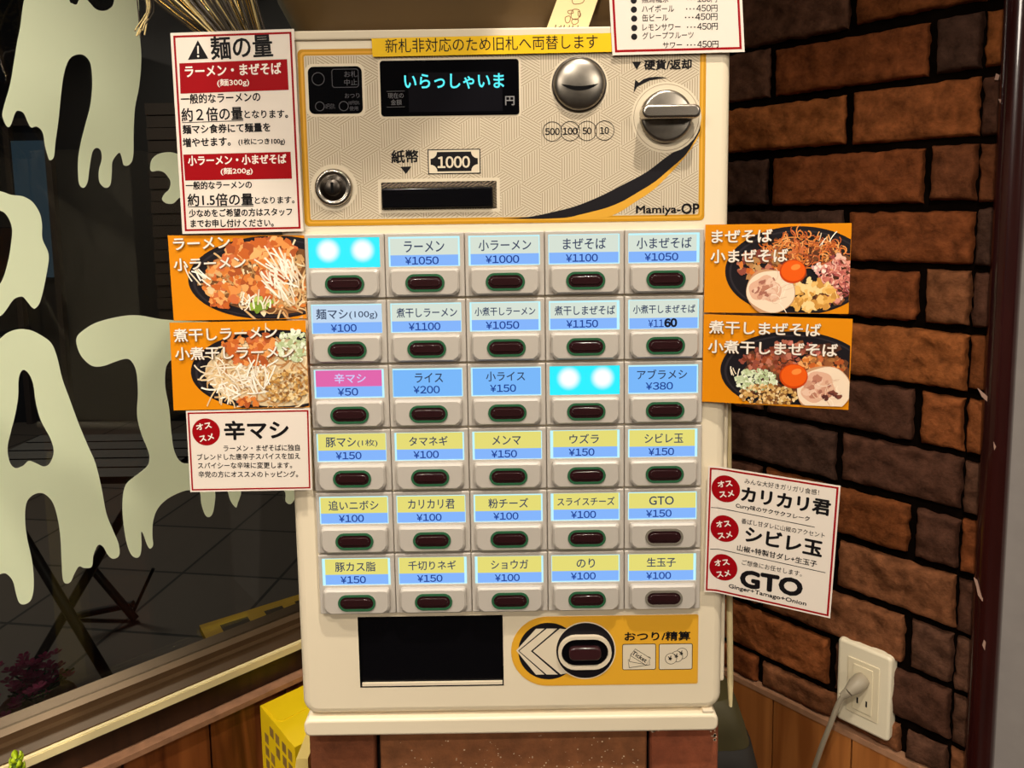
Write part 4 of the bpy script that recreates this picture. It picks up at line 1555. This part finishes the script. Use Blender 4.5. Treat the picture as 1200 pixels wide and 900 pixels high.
YEL = rgbs((226, 170, 84), (238, 190, 110), (206, 146, 66), (244, 210, 146))
FAT = rgbs((240, 216, 188))[0]


def rim(F, c, rx, rz, rot=0):
    F.ellipse(c[0], c[1], rx, rz, BOWL, rot, 0, 64)
    F.ellipse(c[0] + 0.5, c[1] - 0.6, rx * 0.955, rz * 0.93, BOWL2, rot, 0, 64)
    F.ellipse(c[0] + 0.8, c[1] - 0.8, rx * 0.93, rz * 0.9, BOWL, rot, 0, 64)


def chashu(F, c, r):
    F.ellipse(c[0], c[1], r, r * 0.94, lin((200, 150, 110)), 0, 0.05)
    F.ellipse(c[0] + 0.3, c[1] + 0.3, r * 0.95, r * 0.89, FAT, 0, 0.05)
    F.ellipse(c[0] - r * 0.2, c[1] + 0.1 * r, r * 0.62, r * 0.55, lin((224, 176, 148)), 0.3, 0.2)
    F.blobs((c[0] - r * 0.2, c[1] + 0.05 * r, r * 0.5, r * 0.42, 0.3), 26, (r * 0.06, r * 0.16), rgbs((206, 150, 124), (186, 124, 100), (232, 194, 168), (168, 106, 88)))
    F.strands((c[0] + r * 0.3, c[1], r * 0.4, r * 0.6, 0), 14, (r * 0.3, r * 0.7), (0.3, 0.6), rgbs((248, 230, 206), (224, 190, 160)), None, 0.5)


def yolk(F, c, r):
    F.ellipse(c[0], c[1], r, r * 0.93, lin((198, 66, 10)))
    F.ellipse(c[0] + 0.2, c[1] + 0.5, r * 0.9, r * 0.82, lin((232, 92, 16)))
    F.ellipse(c[0] + r * 0.2, c[1] + r * 0.35, r * 0.36, r * 0.22, lin((244, 140, 60)), 0.3)


def paint_ramen(F):
    c = (-178.5, 374.2)
    rim(F, c, 97 * K, 49 * K, 0.03)
    F.ellipse(c[0] + 3 * K, c[1] - 3 * K, 80 * K, 40 * K, BROTH, 0, 0.04)
    F.blobs(E_((c[0], c[1] - 4 * K), (78 * K, 36 * K)), 80, (2.5, 5), NOOD + FRY[:3])
    F.strands(E_((c[0], c[1] - 8 * K), (76 * K, 34 * K)), 150, (8, 20), (0.9, 1.6), NOOD)
    F.blobs(E_((-213.8, 371.5), (24 * K, 22 * K)), 40, (1.6, 4), FRY + NOOD[:2])
    F.blobs(E_((-190.0, 379.0), (44 * K, 36 * K)), 120, (1.8, 4.6), FRY)
    F.blobs(E_((-181.4, 394.5), (34 * K, 14 * K)), 60, (2.2, 5), FRY + rgbs((238, 176, 110)))
    F.strands(E_((-165.8, 367.5), (22 * K, 26 * K)), 50, (10, 20), (0.9, 1.5), SPROUT, (2.1, 0.35), 0.15)
    F.strands(E_((-230.8, 371.7), (12 * K, 10 * K)), 8, (8, 14), (0.9, 1.3), SPROUT, (2.3, 0.2), 0.1)
    F.blobs(E_((-186.0, 354.0), (13 * K, 7 * K)), 16, (1.5, 3.2), GREEN)
    F.strands(E_((-191.4, 351.4), (20 * K, 5 * K)), 14, (6, 12), (0.8, 1.3), SPROUT, (1.4, 0.4), 0.2)
    F.blobs(E_((-215.9, 357.1), (18 * K, 7 * K)), 22, (1.6, 3.2), FRY)


def paint_niboshi_ramen(F):
    c = (-177.3, 304.0)
    rim(F, c, 97 * K, 48 * K, 0.02)
    F.ellipse(c[0] + 2 * K, c[1] - 3 * K, 82 * K, 40 * K, lin((214, 190, 150)), 0, 0.03)
    F.strands(E_((c[0] - 10 * K, c[1] - 2 * K), (66 * K, 36 * K)), 170, (8, 20), (0.8, 1.5), NOOD)
    F.strands(E_((-203.9, 298.4), (34 * K, 24 * K)), 70, (10, 20), (0.9, 1.4), SPROUT + NOOD[:1], None, 0.3)
    F.blobs(E_((-192.8, 323.6), (34 * K, 16 * K)), 70, (1.8, 4.2), FRY)
    F.blobs(E_((-193.2, 314.3), (22 * K, 10 * K)), 20, (1.8, 3.6), FRY)
    F.blobs(E_((-159.9, 323.1), (22 * K, 18 * K)), 120, (0.9, 2.2), ONION)
    F.blobs(E_((-167.9, 292.5), (30 * K, 20 * K)), 220, (0.8, 1.6), NUT, 0.2)
    F.blobs(E_((-196.9, 280.1), (12 * K, 6 * K)), 14, (1.6, 3.4), FRY)
    F.strands(E_((-194.3, 292.9), (24 * K, 14 * K)), 16, (10, 18), (0.8, 1.2), SPROUT, (1.8, 0.4), 0.1)


def paint_mazesoba(F):
    c = (64.0, 374.5)
    rim(F, c, 79 * K, 51 * K)
    F.blobs(E_((c[0] + 3, c[1] - 2), (62 * K, 40 * K)), 60, (3, 6), rgbs((110, 66, 38), (140, 86, 48), (90, 52, 32)))
    F.strands(E_((65.4, 391.1), (42 * K, 15 * K)), 150, (4, 11), (0.6, 1.1), FRY, None, 0.9)
    F.strands(E_((82.4, 385.3), (24 * K, 16 * K)), 60, (4, 9), (0.6, 1.0), FRY + DARKR, None, 0.9)
    F.blobs(E_((37.7, 379.1), (24 * K, 16 * K)), 80, (1.2, 3), MEAT + FRY[:2] + NOOD[3:])
    F.blobs(E_((91.8, 369.4), (17 * K, 26 * K)), 70, (1.2, 3), PINK)
    F.strands(E_((92.4, 367.5), (16 * K, 24 * K)), 60, (4, 9), (0.6, 1.1), PINK, None, 0.8)
    F.blobs(E_((74.7, 356.6), (26 * K, 17 * K)), 70, (1.5, 3.8), YEL)
    F.blobs(E_((79.6, 376.4), (9 * K, 7 * K)), 20, (0.9, 1.8), rgbs((236, 196, 180), (250, 226, 210), (220, 160, 150)))
    chashu(F, (45.4, 359.1), 27.5 * K)
    yolk(F, (61.0, 374.2), 14.5 * K)
    F.strands(E_((82.1, 395.4), (8 * K, 5 * K)), 4, (5, 9), (0.5, 0.8), SPROUT, (1.1, 0.2), 0.1)


def paint_niboshi_mazesoba(F):
    c = (62.9, 299.2)
    rim(F, c, 81 * K, 47 * K)
    F.blobs(E_((c[0] + 2, c[1] - 1), (64 * K, 36 * K)), 60, (3, 6), rgbs((100, 60, 38), (130, 76, 46), (80, 46, 32)))
    F.blobs(E_((47.5, 307.2), (34 * K, 15 * K)), 110, (1.0, 2.4), MEAT + DARKR)
    F.blobs(E_((64.4, 316.2), (28 * K, 10 * K)), 40, (1.0, 2.4), MEAT + PINK[:3])
    F.blobs(E_((82.7, 304.3), (24 * K, 12 * K)), 80, (1.2, 2.8), FRY + rgbs((170, 110, 60), (150, 90, 50)))
    F.blobs(E_((36.6, 291.7), (23 * K, 13 * K)), 170, (0.8, 1.8), ONION)
    F.blobs(E_((45.5, 280.8), (32 * K, 13 * K)), 230, (0.8, 1.5), NUT, 0.2)
    chashu(F, (84.4, 286.1), 30 * K)
    F.blobs(E_((90.5, 281.8), (12 * K, 6 * K)), 10, (1.2, 2.6), rgbs((120, 66, 52), (90, 48, 42)))
    yolk(F, (63.0, 295.9), 15.5 * K)
    F.strands(E_((20.3, 293.9), (4 * K, 8 * K)), 4, (5, 9), (0.5, 0.8), SPROUT, (2.0, 0.2), 0.1)


def hinge_fn(hx_, deg, y0):
    """a sheet lying on the machine up to the fold at hx_, then leaning out towards the room"""
    a = math.radians(deg)
    ca, sa = math.cos(a), math.sin(a)
    half = math.tan(a / 2)
    def fn(u, y, v):
        if u < 0:
            return fnM(hx_ - MX * 1000 + u, y + y0, v)
        return Vector(((hx_ + u * ca + y * sa) / 1000, (y0 - u * sa + y * ca) / 1000, MZ + v / 1000))
    return fn


fnE, fnF, fnG = hinge_fn(148.0, 10, -5.6), hinge_fn(148.0, 12, -5.4), hinge_fn(157.9, 20, -5.2)
photo_card('orange photo card with a mound of fried flakes, directly under the left notice', shifted(fnM, -1.4),
           [(-254.3, 342.1), (-151.5, 342.3), (-151.4, 405.9), (-254.9, 407.3)],
           [('ラーメン', [(-250.5, 396.3), (-207.9, 397.2)], 13.2), ('小ラーメン', [(-251.1, 380.5), (-196.6, 381.9)], 14)], paint_ramen)
photo_card('orange photo card with onions and nuts on noodles, lower of the two cards at left', shifted(fnM, -9.0),
           [(-255.1, 274.0), (-151.3, 274.9), (-151.4, 342.0), (-254.1, 341.7)],
           [('煮干しラーメン', [(-250.9, 327.2), (-172.9, 328.9)], 15), ('小煮干しラーメン', [(-250.6, 313.2), (-161.0, 313.7)], 15)], paint_niboshi_ramen)
photo_card('orange photo card with egg yolk and round pork slice, upper of the two at right', fnE,
           [(-2.4, 343.0), (100.9, 342.8), (101.1, 409.4), (-2.1, 409.5)],
           [('まぜそば', [(2.6, 395.9), (45.9, 396.2)], 14.6), ('小まぜそば', [(2.1, 380.8), (57.2, 381.3)], 15)], paint_mazesoba)
photo_card('orange photo card with minced onion and nuts, lower of the two at right', fnF,
           [(-3.1, 273.8), (102.1, 271.5), (103.1, 339.6), (-2.4, 341.6)],
           [('煮干しまぜそば', [(1.6, 327.3), (81.0, 326.2)], 15), ('小煮干しまぜそば', [(1.1, 312.4), (93.0, 311.3)], 15)], paint_niboshi_mazesoba)

# --- recommended toppings card, folded round the machine's edge
Q = [(-9.5, 120.0), (83.1, 113.0), (87.4, 216.6), (-7.4, 222.5)]
o, f = sheet('toppings_card', 'white card with three red dots sticking out from the right edge of the machine', 'poster', fnG, Q)
Q2 = [Q[0], Q[1], Q[2], Q[3]]
paper(f, Q2, o, M_paper, 24, fold=True)
b = MB(f)
border(b, Q2, 1.2, 1.4, -0.06, 40)
b.build('red_border', M_red, o)
b = MB(f)
def thick(pts):
    A_ = [Vector(p) for p in pts]
    L_ = []
    for p, q in zip(A_[:-1], A_[1:]):
        L_ += [tuple(p.lerp(q, k / 8)) for k in range(8)]
    b.stroke(L_ + [tuple(A_[-1])], 0.55, -0.08)
thick([(-4.9, 189.1), (2.1, 188.7), (70.6, 182.7)])
thick([(-5.2, 155.1), (2.6, 155.2), (78.9, 148.3)])
b.build('divider_line', M_ink, o)
for c, t1, t2 in (((6.0, 204.8), [(0.6, 205.5), (11.2, 207.8)], [(2.0, 197.5), (12.6, 199.8)]),
                  ((5.6, 172.6), [(-0.0, 173.0), (10.4, 175.5)], [(1.5, 163.8), (11.8, 166.7)]),
                  ((5.1, 140.9), [(-0.9, 141.2), (9.9, 144.0)], [(0.9, 132.1), (11.0, 135.0)])):
    dot(f, o, c, 10.77, t1, t2, 7.2)
b = MB(f)
for s_, base, h, bd in (('みんな大好きガリガリ食感！', [(19.9, 210.6), (72.8, 207.6)], 6.8, 0.02), ('カリカリ君', [(17.8, 196.5), (80.4, 192.9)], 17.5, 0.5),
                        ('Curry味のサクサクフレーク', [(13.7, 190.2), (66.7, 186.1)], 6.8, 0.1), ('香ばし甘ダレに山椒のアクセント', [(18.1, 178.6), (77.5, 175.0)], 6.6, 0.03),
                        ('シビレ玉', [(21.1, 164.9), (75.5, 160.4)], 18.5, 0.5), ('山椒+特製甘ダレ+生玉子', [(15.2, 156.3), (72.6, 151.7)], 7.6, 0.1),
                        ('ご想像にお任せします。', [(19.0, 145.3), (62.4, 142.5)], 6.6, 0.03), ('GTO', [(18.5, 127.9), (62.4, 126.7)], 20, 0.9),
                        ('Ginger+Tamago+Onion', [(9.4, 124.0), (65.9, 119.0)], 6.4, 0.12)):
    b.text(s_, base, h * K, -0.1, bold=bd)
b.build('black_lettering', M_ink, o)

# cream stick standing off the machine's right side
SP = [(175.3, 267.2), (179.7, 267.1), (186.5, 3.6), (180.7, 3.7)]
b = MB()
stick_o = Vector((MX + SP[3][0] / 1000, 0.02, MZ + SP[3][1] / 1000))
cx0, cx1 = (SP[0][0] + SP[1][0]) / 2, (SP[2][0] + SP[3][0]) / 2
rings = []
for k in range(13):
    t_ = k / 12
    cxx = cx1 + (cx0 - cx1) * t_ - SP[3][0]
    zz = (SP[0][1] - SP[3][1]) * t_
    hwk = 2.55 * (0.55 if k == 0 else 1)
    rings.append([(cxx + hwk * math.cos(a), 2.2 * math.sin(a), zz + (1.6 if k == 0 else 0)) for a in [2 * math.pi * i / 14 for i in range(14)]])
b.rings(rings, 0, True, True, True)
tag(b.build('plastic_stick', mat('ivory plastic', (214, 196, 148), 0.4), loc=stick_o), 'thin ivory plastic stick hanging along the right side of the machine', 'stick')

# ------------------------------------------------------------------ brick pedestal under the machine
M_ped = colmat('pedestal brick', 0.75, 0.3, 60, 0.35, 0.3)
M_lime = mat('lime crust', (196, 170, 142), 0.9, var=0.3, scale=200)
b = MB()
b.pen = lin((22, 14, 10))
b.box(-160, 152, 18, 215, 0, 1018, 0)
colsP = [(112, 62, 36), (126, 78, 46), (132, 70, 44), (104, 58, 36)]
for k in range(17):
    zt, zb = 1029 - 61 * k, 1029 - 61 * k - 56
    xs = [(-174, -119.5), (-115.5, 106.5), (109.5, 166)] if k % 2 == 0 else [(-174, -20), (-16, 60), (63, 166)]
    for i, (x0, x1) in enumerate(xs):
        b.pen = lin(colsP[(i + k) % 4])
        b.rings([[(x, 10 + d, z) for x, z in rrect((x0 + x1) / 2, (zt + zb) / 2, x1 - x0 - 2 * q, zt - zb - 2 * q, 2.5, 3)] for d, q in ((205, 0), (1.5, 0), (0, 1.2))], 0, False, True, True)
ped = b.build('brick_pedestal', M_ped)
tag(ped, 'brown brick pedestal carrying the cream ticket machine', 'pedestal')
b = MB()
r4 = random.Random(5)
for k in range(150):
    x, z = r4.uniform(-100, 104), 1029 - r4.triangular(6, 56, 40)
    q = r4.uniform(0.25, 0.75)
    b.disc(x, z, q, 9.85, 0, 6)
b.build('lime_crust', M_lime, ped)
b = MB()
for k in range(60):
    t_ = r4.random()
    x, z = 110 + 28 * t_ + r4.gauss(0, 1.0), 1027.5 - 9 * (1 - t_) * r4.random()
    b.disc(x, z, r4.uniform(0.6, 1.7), 9.8, 0, 7)
for k in range(20):
    b.disc(164 - abs(r4.gauss(0, 2.5)), 1026 - r4.random() * 14, r4.uniform(0.4, 1.2), 9.8, 0, 6)
b.build('lime_crust', M_lime, ped)

# ------------------------------------------------------------------ things on top of the machine
TZ = 1.5865
tub = empty('oval_tub', (0, 0.115, TZ), 'large olive brown oval tub standing on top of the ticket machine', 'tub')
b = MB()
def sup(a_, b_, z, n=56, e=3.2):
    out = []
    for i in range(n):
        t_ = 2 * math.pi * i / n
        c, s = math.cos(t_), math.sin(t_)
        out.append((a_ * math.copysign(abs(c) ** (2 / e), c), b_ * math.copysign(abs(s) ** (2 / e), s), z))
    return out
b.rings([sup(156, 76, 0), sup(168, 88, 1.5), sup(175, 95, 6), sup(181, 99, 14), sup(194, 108, 40), sup(214, 122, 110), sup(226, 132, 170), sup(231, 136, 172), sup(231, 136, 178), sup(224, 130, 178), sup(206, 116, 100), sup(170, 90, 12)], 0, True, True, True)
b.build('tub_body', mat('olive brown leatherette', (92, 70, 38), 0.5, var=0.1, scale=10), tub)

Q = [(33.0, 555.7), (64.2, 555.5), (84.7, 612.3), (56.0, 615.1)]
o, f = sheet('bear_tag', 'cream card with a small brown bear drawing leaning on the tub', 'card', shifted(fnM, 9.5), Q)
paper(f, Q, o, mat('cream card', (232, 206, 150), 0.55), 3, 0.8)
M_brownink = mat('brown ink', (124, 84, 44), 0.6)
b = MB(f)
for L in (smooth_loop([(53.9, 571.2), (58.3, 570.8), (58.9, 566.9), (56.4, 563.9), (52.6, 565.1), (52.6, 568.8)]), smooth_loop([(50.1, 570.3), (53.3, 570.6), (53.9, 568.8), (51.4, 568.2), (50.1, 568.8)]),
          smooth_loop([(57.7, 569.9), (59.5, 568.1), (58.9, 565.7), (57.7, 566.9)]), smooth_loop([(48.2, 565.8), (51.4, 566.4), (51.3, 562.7), (49.1, 561.5), (47.9, 563.4)]),
          smooth_loop([(53.2, 563.9), (57.0, 564.2), (57.6, 562.0), (54.8, 560.2), (52.9, 561.5)]), smooth_loop([(55.2, 575.1), (60.8, 576.0), (62.1, 579.0), (58.4, 581.4), (54.0, 579.7), (53.3, 576.7)])):
    b.stroke(L + [L[0]], 0.6, -0.06)
b.build('bear_drawing', M_brownink, o)
b = MB(f)
w0, w1 = [(39.7, 557.1), (58.9, 556.5)]
wig = []
for k in range(31):
    t_ = k / 30
    wig.append((w0[0] + (w1[0] - w0[0]) * t_ + (0.5 if k % 2 else 0), w0[1] + (w1[1] - w0[1]) * t_ + ((2.2 + 1.2 * math.sin(k * 1.9)) if k % 2 else 0)))
b.stroke([tuple(p) for p in smooth_line(wig, 4)], 0.4, -0.06)
b.build('handwriting', M_ink, o)

# gold tinsel hanging at the left of the tub
M_tins = mat('gold tinsel', (176, 142, 74), 0.18, metal=1.0)
M_tind = mat('dark straw', (52, 40, 22), 0.5)
M_tinl = mat('pale straw', (206, 182, 120), 0.4)
tin = empty('tinsel_tassel', (-0.235, 0.03, 1.572), 'gold and brown tinsel tassel hanging beside the tub at the top left', 'tassel')
b = MB()
r5 = random.Random(21)
for k in range(1500):
    # strands fan down from a band above, the right ones steeper
    t_ = r5.random()
    dx = 1.35 - 1.1 * t_
    xm = -37 + 72 * t_ + r5.gauss(0, 1.6)          # where the strand crosses 45 mm above the tips
    yy = r5.gauss(0, 9) * (0.5 + math.sin(math.pi * t_) * 0.6)
    P = []
    wv = r5.uniform(-1.4, 1.4)
    z0_ = r5.uniform(-4, 3) if t_ > 0.12 else r5.uniform(14, 26)
    for j in range(8):
        z = 130 + (z0_ - 130) * j / 7
        P.append((xm - dx * (z - 45) * (0.75 if z > 45 else 1.0) + wv * math.sin(j * 0.9 + k), yy * (1 - 0.5 * max(0, (z - 60) / 70)), z))
    b.tube(P, r5.uniform(0.35, 0.95), 5, r5.choice((0, 1, 1, 1, 1, 1, 2)))
for k in range(14):
    q = r5.random()
    P = [(-70, 0, 100), (-46 - 6 * q, -4, 60), (-38 - 5 * q + r5.gauss(0, 2), -6, 40), (-44 - 8 * r5.random(), -8, 24 - 8 * q)]
    b.tube([tuple(p) for p in smooth_line(P, 4)], 0.55, 5, r5.choice((1, 2)), )
b.build('strands', [M_tins, M_tind, M_tinl], tin)
b = MB()
b.tube([(-106, 0, 128), (-60, -14, 132), (-8, -12, 130), (36, 0, 128)], 7, 12)
b.build('binding_band', M_tins, tin)
b = MB()
cb, rb = Vector((217, -130, 314)), 84
b.tube([(30, 0, 130), (60, -40, 190), (130, -100, 250), (200, -128, 290)], 5, 8)
for k in range(60):
    # windings of an unseen ball, added to cast shade on the machine's upper left
    ax_ = Vector((r5.gauss(0, 1), r5.gauss(0, 1), r5.gauss(0, 1))).normalized()
    u_ = ax_.orthogonal().normalized()
    w_ = ax_.cross(u_)
    q = r5.uniform(0.93, 1.0) * rb
    b.tube([tuple(cb + (u_ * math.cos(t) + w_ * math.sin(t)) * q) for t in [2 * math.pi * i / 36 for i in range(37)]], 2.2, 5, r5.choice((0, 1, 2)))
b.rings([[tuple(cb + Vector((math.sin(a) * math.cos(t), math.sin(a) * math.sin(t), math.cos(a))) * rb * 0.93) for t in [2 * math.pi * i / 32 for i in range(32)]] for a in [0.02 + 3.1 * k / 20 for k in range(21)]], 1, True, True, True)
b.build('shade_ball', [M_tins, M_tind, M_tinl], tin)

# ------------------------------------------------------------------ things in the corner behind and below
M_yel = mat('yellow carton', (255, 216, 14), 0.5, var=0.04, scale=12)
M_car = mat('yellow carton print', (150, 118, 58), 0.6, var=0.3, scale=60)
ux = Vector((DL.x, DL.y, 0))
uy = Vector((NL.x, NL.y, 0))
o_ = Vector((-0.3976, 0.4963, 0))
box_o = empty('yellow_carton', o_ + ux * 0.045 + uy * 0.07, 'yellow carton with printed sides in the corner left of the brick pedestal', 'carton')
bw, bd, bh = 90, 122, 704
fb = lambda x, y, z: (ux * (x - 45) + uy * (y - 70)) / 1000 + Vector((0, 0, z / 1000))
b = MB(fb)
b.box(0, bw, 2, bd, 0, bh)
b.build('carton_body', M_yel, box_o)
b = MB(fb)
flap = [(4, 6), (bw - 2, 6), (bw - 2, 58), (10, 58), (4, 50)]
b.rings([[(x, y, bh) for x, y in flap], [(x, y, bh + 0.9) for x, y in flap]], 0, False, cap1=True)
b.build('top_flap', M_yel, box_o)
b = MB(fb)
for j in range(5):
    for k in range(30):
        y0_, z1_ = 16 + 20 * j + (3 if j > 2 else 0), bh - 14 - 21 * k
        if (j * 7 + k * 3) % 5 == 0:
            continue
        b.add([(-0.4, y0_, z1_), (-0.4, y0_ + 13, z1_), (-0.4, y0_ + 13, z1_ - 15 - (k * j) % 4), (-0.4, y0_, z1_ - 15)], [(0, 1, 2, 3)])
b.build('side_print', M_car, box_o)
b = MB(fb)
q = [(62, 88), (70, 84), (68, 94), (76, 96), (66, 100), (60, 106), (60, 97), (53, 92)]
b.rings([[(x, y, bh + 0.05) for x, y in q], [(x, y, bh + 0.5) for x, y in q]], 0, False, cap1=True)
b.build('printed_star', M_ink, box_o)

pb_o = empty('cardboard_panel', (-0.196, 0.03, 0), 'pale yellow cardboard panel standing at the left side of the brick pedestal', 'cardboard')
b = MB()
b.rings([[(-10, 0, z), (14, 0, z), (14, 60, z), (-10, 60, z)] for z in (0, 900)] + [[(4, 0, 985), (14, 0, 985), (14, 60, 985), (4, 60, 985)]], 0, False, True, True)
b.build('board', mat('pale yellow card', (214, 190, 112), 0.7), pb_o)

ol = empty('olive_bag', (0.238, 0.335, 0), 'dark olive bag standing right of the brick pedestal by the orange wainscot', 'bag')
b = MB()
b.rings([sup(100, 60, 0, 36, 5), sup(96, 58, 500, 36, 5), sup(66, 50, 740, 36, 5), sup(50, 46, 800, 36, 5), sup(40, 40, 832, 36, 4), sup(34, 34, 838, 36, 3)], 0, True, True, True)
b.build('bag_body', mat('olive canvas', (74, 66, 34), 0.6, var=0.3, scale=14, bump=0.2), ol)
b = MB()
b.rings([sup(101, 61, 300, 36, 5), sup(97.5, 59, 500, 36, 5), sup(67.5, 51.2, 740, 36, 5), sup(57, 48.6, 782, 36, 5), sup(55, 47, 782, 36, 5)], 0, True)
b.build('shade_band', mat('shaded canvas', (30, 24, 16), 0.7), ol)  # shade below the bag's lit top, put in as a darker sleeve

# ------------------------------------------------------------------ wall outlet, plug and cord
M_ivory = mat('ivory plate', (246, 234, 204), 0.35)
M_ivory2 = mat('ivory socket', (238, 224, 190), 0.35)
OC = (2.2, 792.1)
out = empty('wall_outlet', fnR(OC[0], -14, OC[1] - 60), 'ivory wall outlet plate on the brick wall at the lower right', 'outlet')
fo = rel(lambda u, y, v: fnR(OC[0] - u, y - 14, OC[1] + v), out)
b = MB(fo)
b.rplate(0, 0, 71, 121, 6, 14, -6.5, 4)
b.build('plate', M_ivory, out)
b = MB(fo)
b.rplate(0, 0, 42, 80, 1.5, -6, -7.6, 1.0)
b.rplate(0, 0, 26, 66, 1.0, -7, -8.6, 0.8)
sock = b.build('socket_face', M_ivory2, out)
b = MB(fo)
for vz in (-18,):
    for ux_ in (-6, 6):
        b.rplate(ux_, vz, 2.2, 8.5, 0.3, -8, -8.75, 0)
b.build('socket_slot', M_hole, sock)
plug = empty('power_plug', fnR(OC[0], -23, OC[1] + 8), 'grey power plug and cord in the wall outlet', 'plug')
fp = rel(lambda u, y, v: fnR(OC[0] - u, y - 14, OC[1] + v), plug)
M_cord = mat('grey beige cord', (170, 158, 136), 0.45)
b = MB(fp)
b.tube([(2, -8.8, 18), (0, -14, 16), (-4, -24, 11), (-9, -31, 4)], 9.0, 14, 0, [0.95, 1.15, 1.1, 0.75])
for k in range(4):
    s = k / 3
    b.tube([(-9 - 6 * s, -31 - 2.6 * s, 4 - 7 * s), (-10.8 - 6 * s, -31.8 - 2.6 * s, 2 - 7 * s)], 6.2 - 1.6 * s, 12)
b.build('plug_body', M_cord, plug)
b = MB(fp)
e0, e1 = (22.2, 763.1), (57.3, 631.8)
cu = lambda p: (OC[0] - p[0], p[1] - OC[1])
c0_, c1_ = cu(e0), cu(e1)
P = smooth_line([(-12, -32, 0), (-17, -35, -8), (-22, -36, -22), (-30, -37, -52), (-44, -38, -104), (-58, -37, -170), (-80, -34, -320), (-110, -30, -520), (-130, -30, -735), (-180, -34, -770)], 6)
b.tube([tuple(p) for p in P], 3.4, 10)
b.build('cord', M_cord, plug)

# ------------------------------------------------------------------ plant tip at the lower left
M_lime_leaf = mat('lime green leaf', (176, 200, 30), 0.4, var=0.15, scale=150)
PT = Vector((-0.5175, 0.144, 0.9095))
pl = empty('potted_plant', (PT.x, PT.y, 0), 'potted plant whose lime green bud tip rises at the lower left corner', 'plant')
b = MB()
b.rings([[(r * math.cos(a), r * math.sin(a), z) for a in [2 * math.pi * i / 24 for i in range(24)]] for r, z in ((70, 0), (95, 420), (98, 440), (88, 440), (84, 410))], 0, True, True, True)
b.build('pot', mat('grey clay pot', (110, 100, 92), 0.7), pl)
b = MB()
b.tube([(0, 0, 405), (3, 2, 600), (-2, -1, 760), (0, 0, 896)], 4.5, 10)
b.build('stem', mat('green stem', (96, 120, 40), 0.6), pl)
tipz = PT.z * 1000
b = MB()
def leaf(base, d, L, w):
    d = d.normalized()
    s = d.cross(Vector((0, 0, 1)))
    s = s.normalized() if s.length > 1e-3 else Vector((1, 0, 0))
    n = s.cross(d)
    rows = []
    for k in range(6):
        t_ = k / 5
        ww = w * (math.sin(math.pi * (0.12 + 0.86 * t_))) ** 0.8
        c = base + d * L * t_ + n * (-2.0 * math.sin(math.pi * t_))
        rows.append([tuple(c - s * ww), tuple(c - n * ww * 0.45), tuple(c + s * ww), tuple(c + n * ww * 0.25)])
    b.rings(rows, 0, True, True, True)
for k in range(46):
    t_ = k / 45
    a = k * 2.4
    z = tipz - 4 - 78 * t_
    spread = 0.25 + 1.1 * t_
    base = Vector((2.2 * math.cos(a), 2.2 * math.sin(a), z - 6))
    leaf(base, Vector((math.cos(a) * spread, math.sin(a) * spread, 1.0)), 9 + 9 * t_, 3.2 + 1.2 * t_)
b.build('leaf_bud', M_lime_leaf, pl)
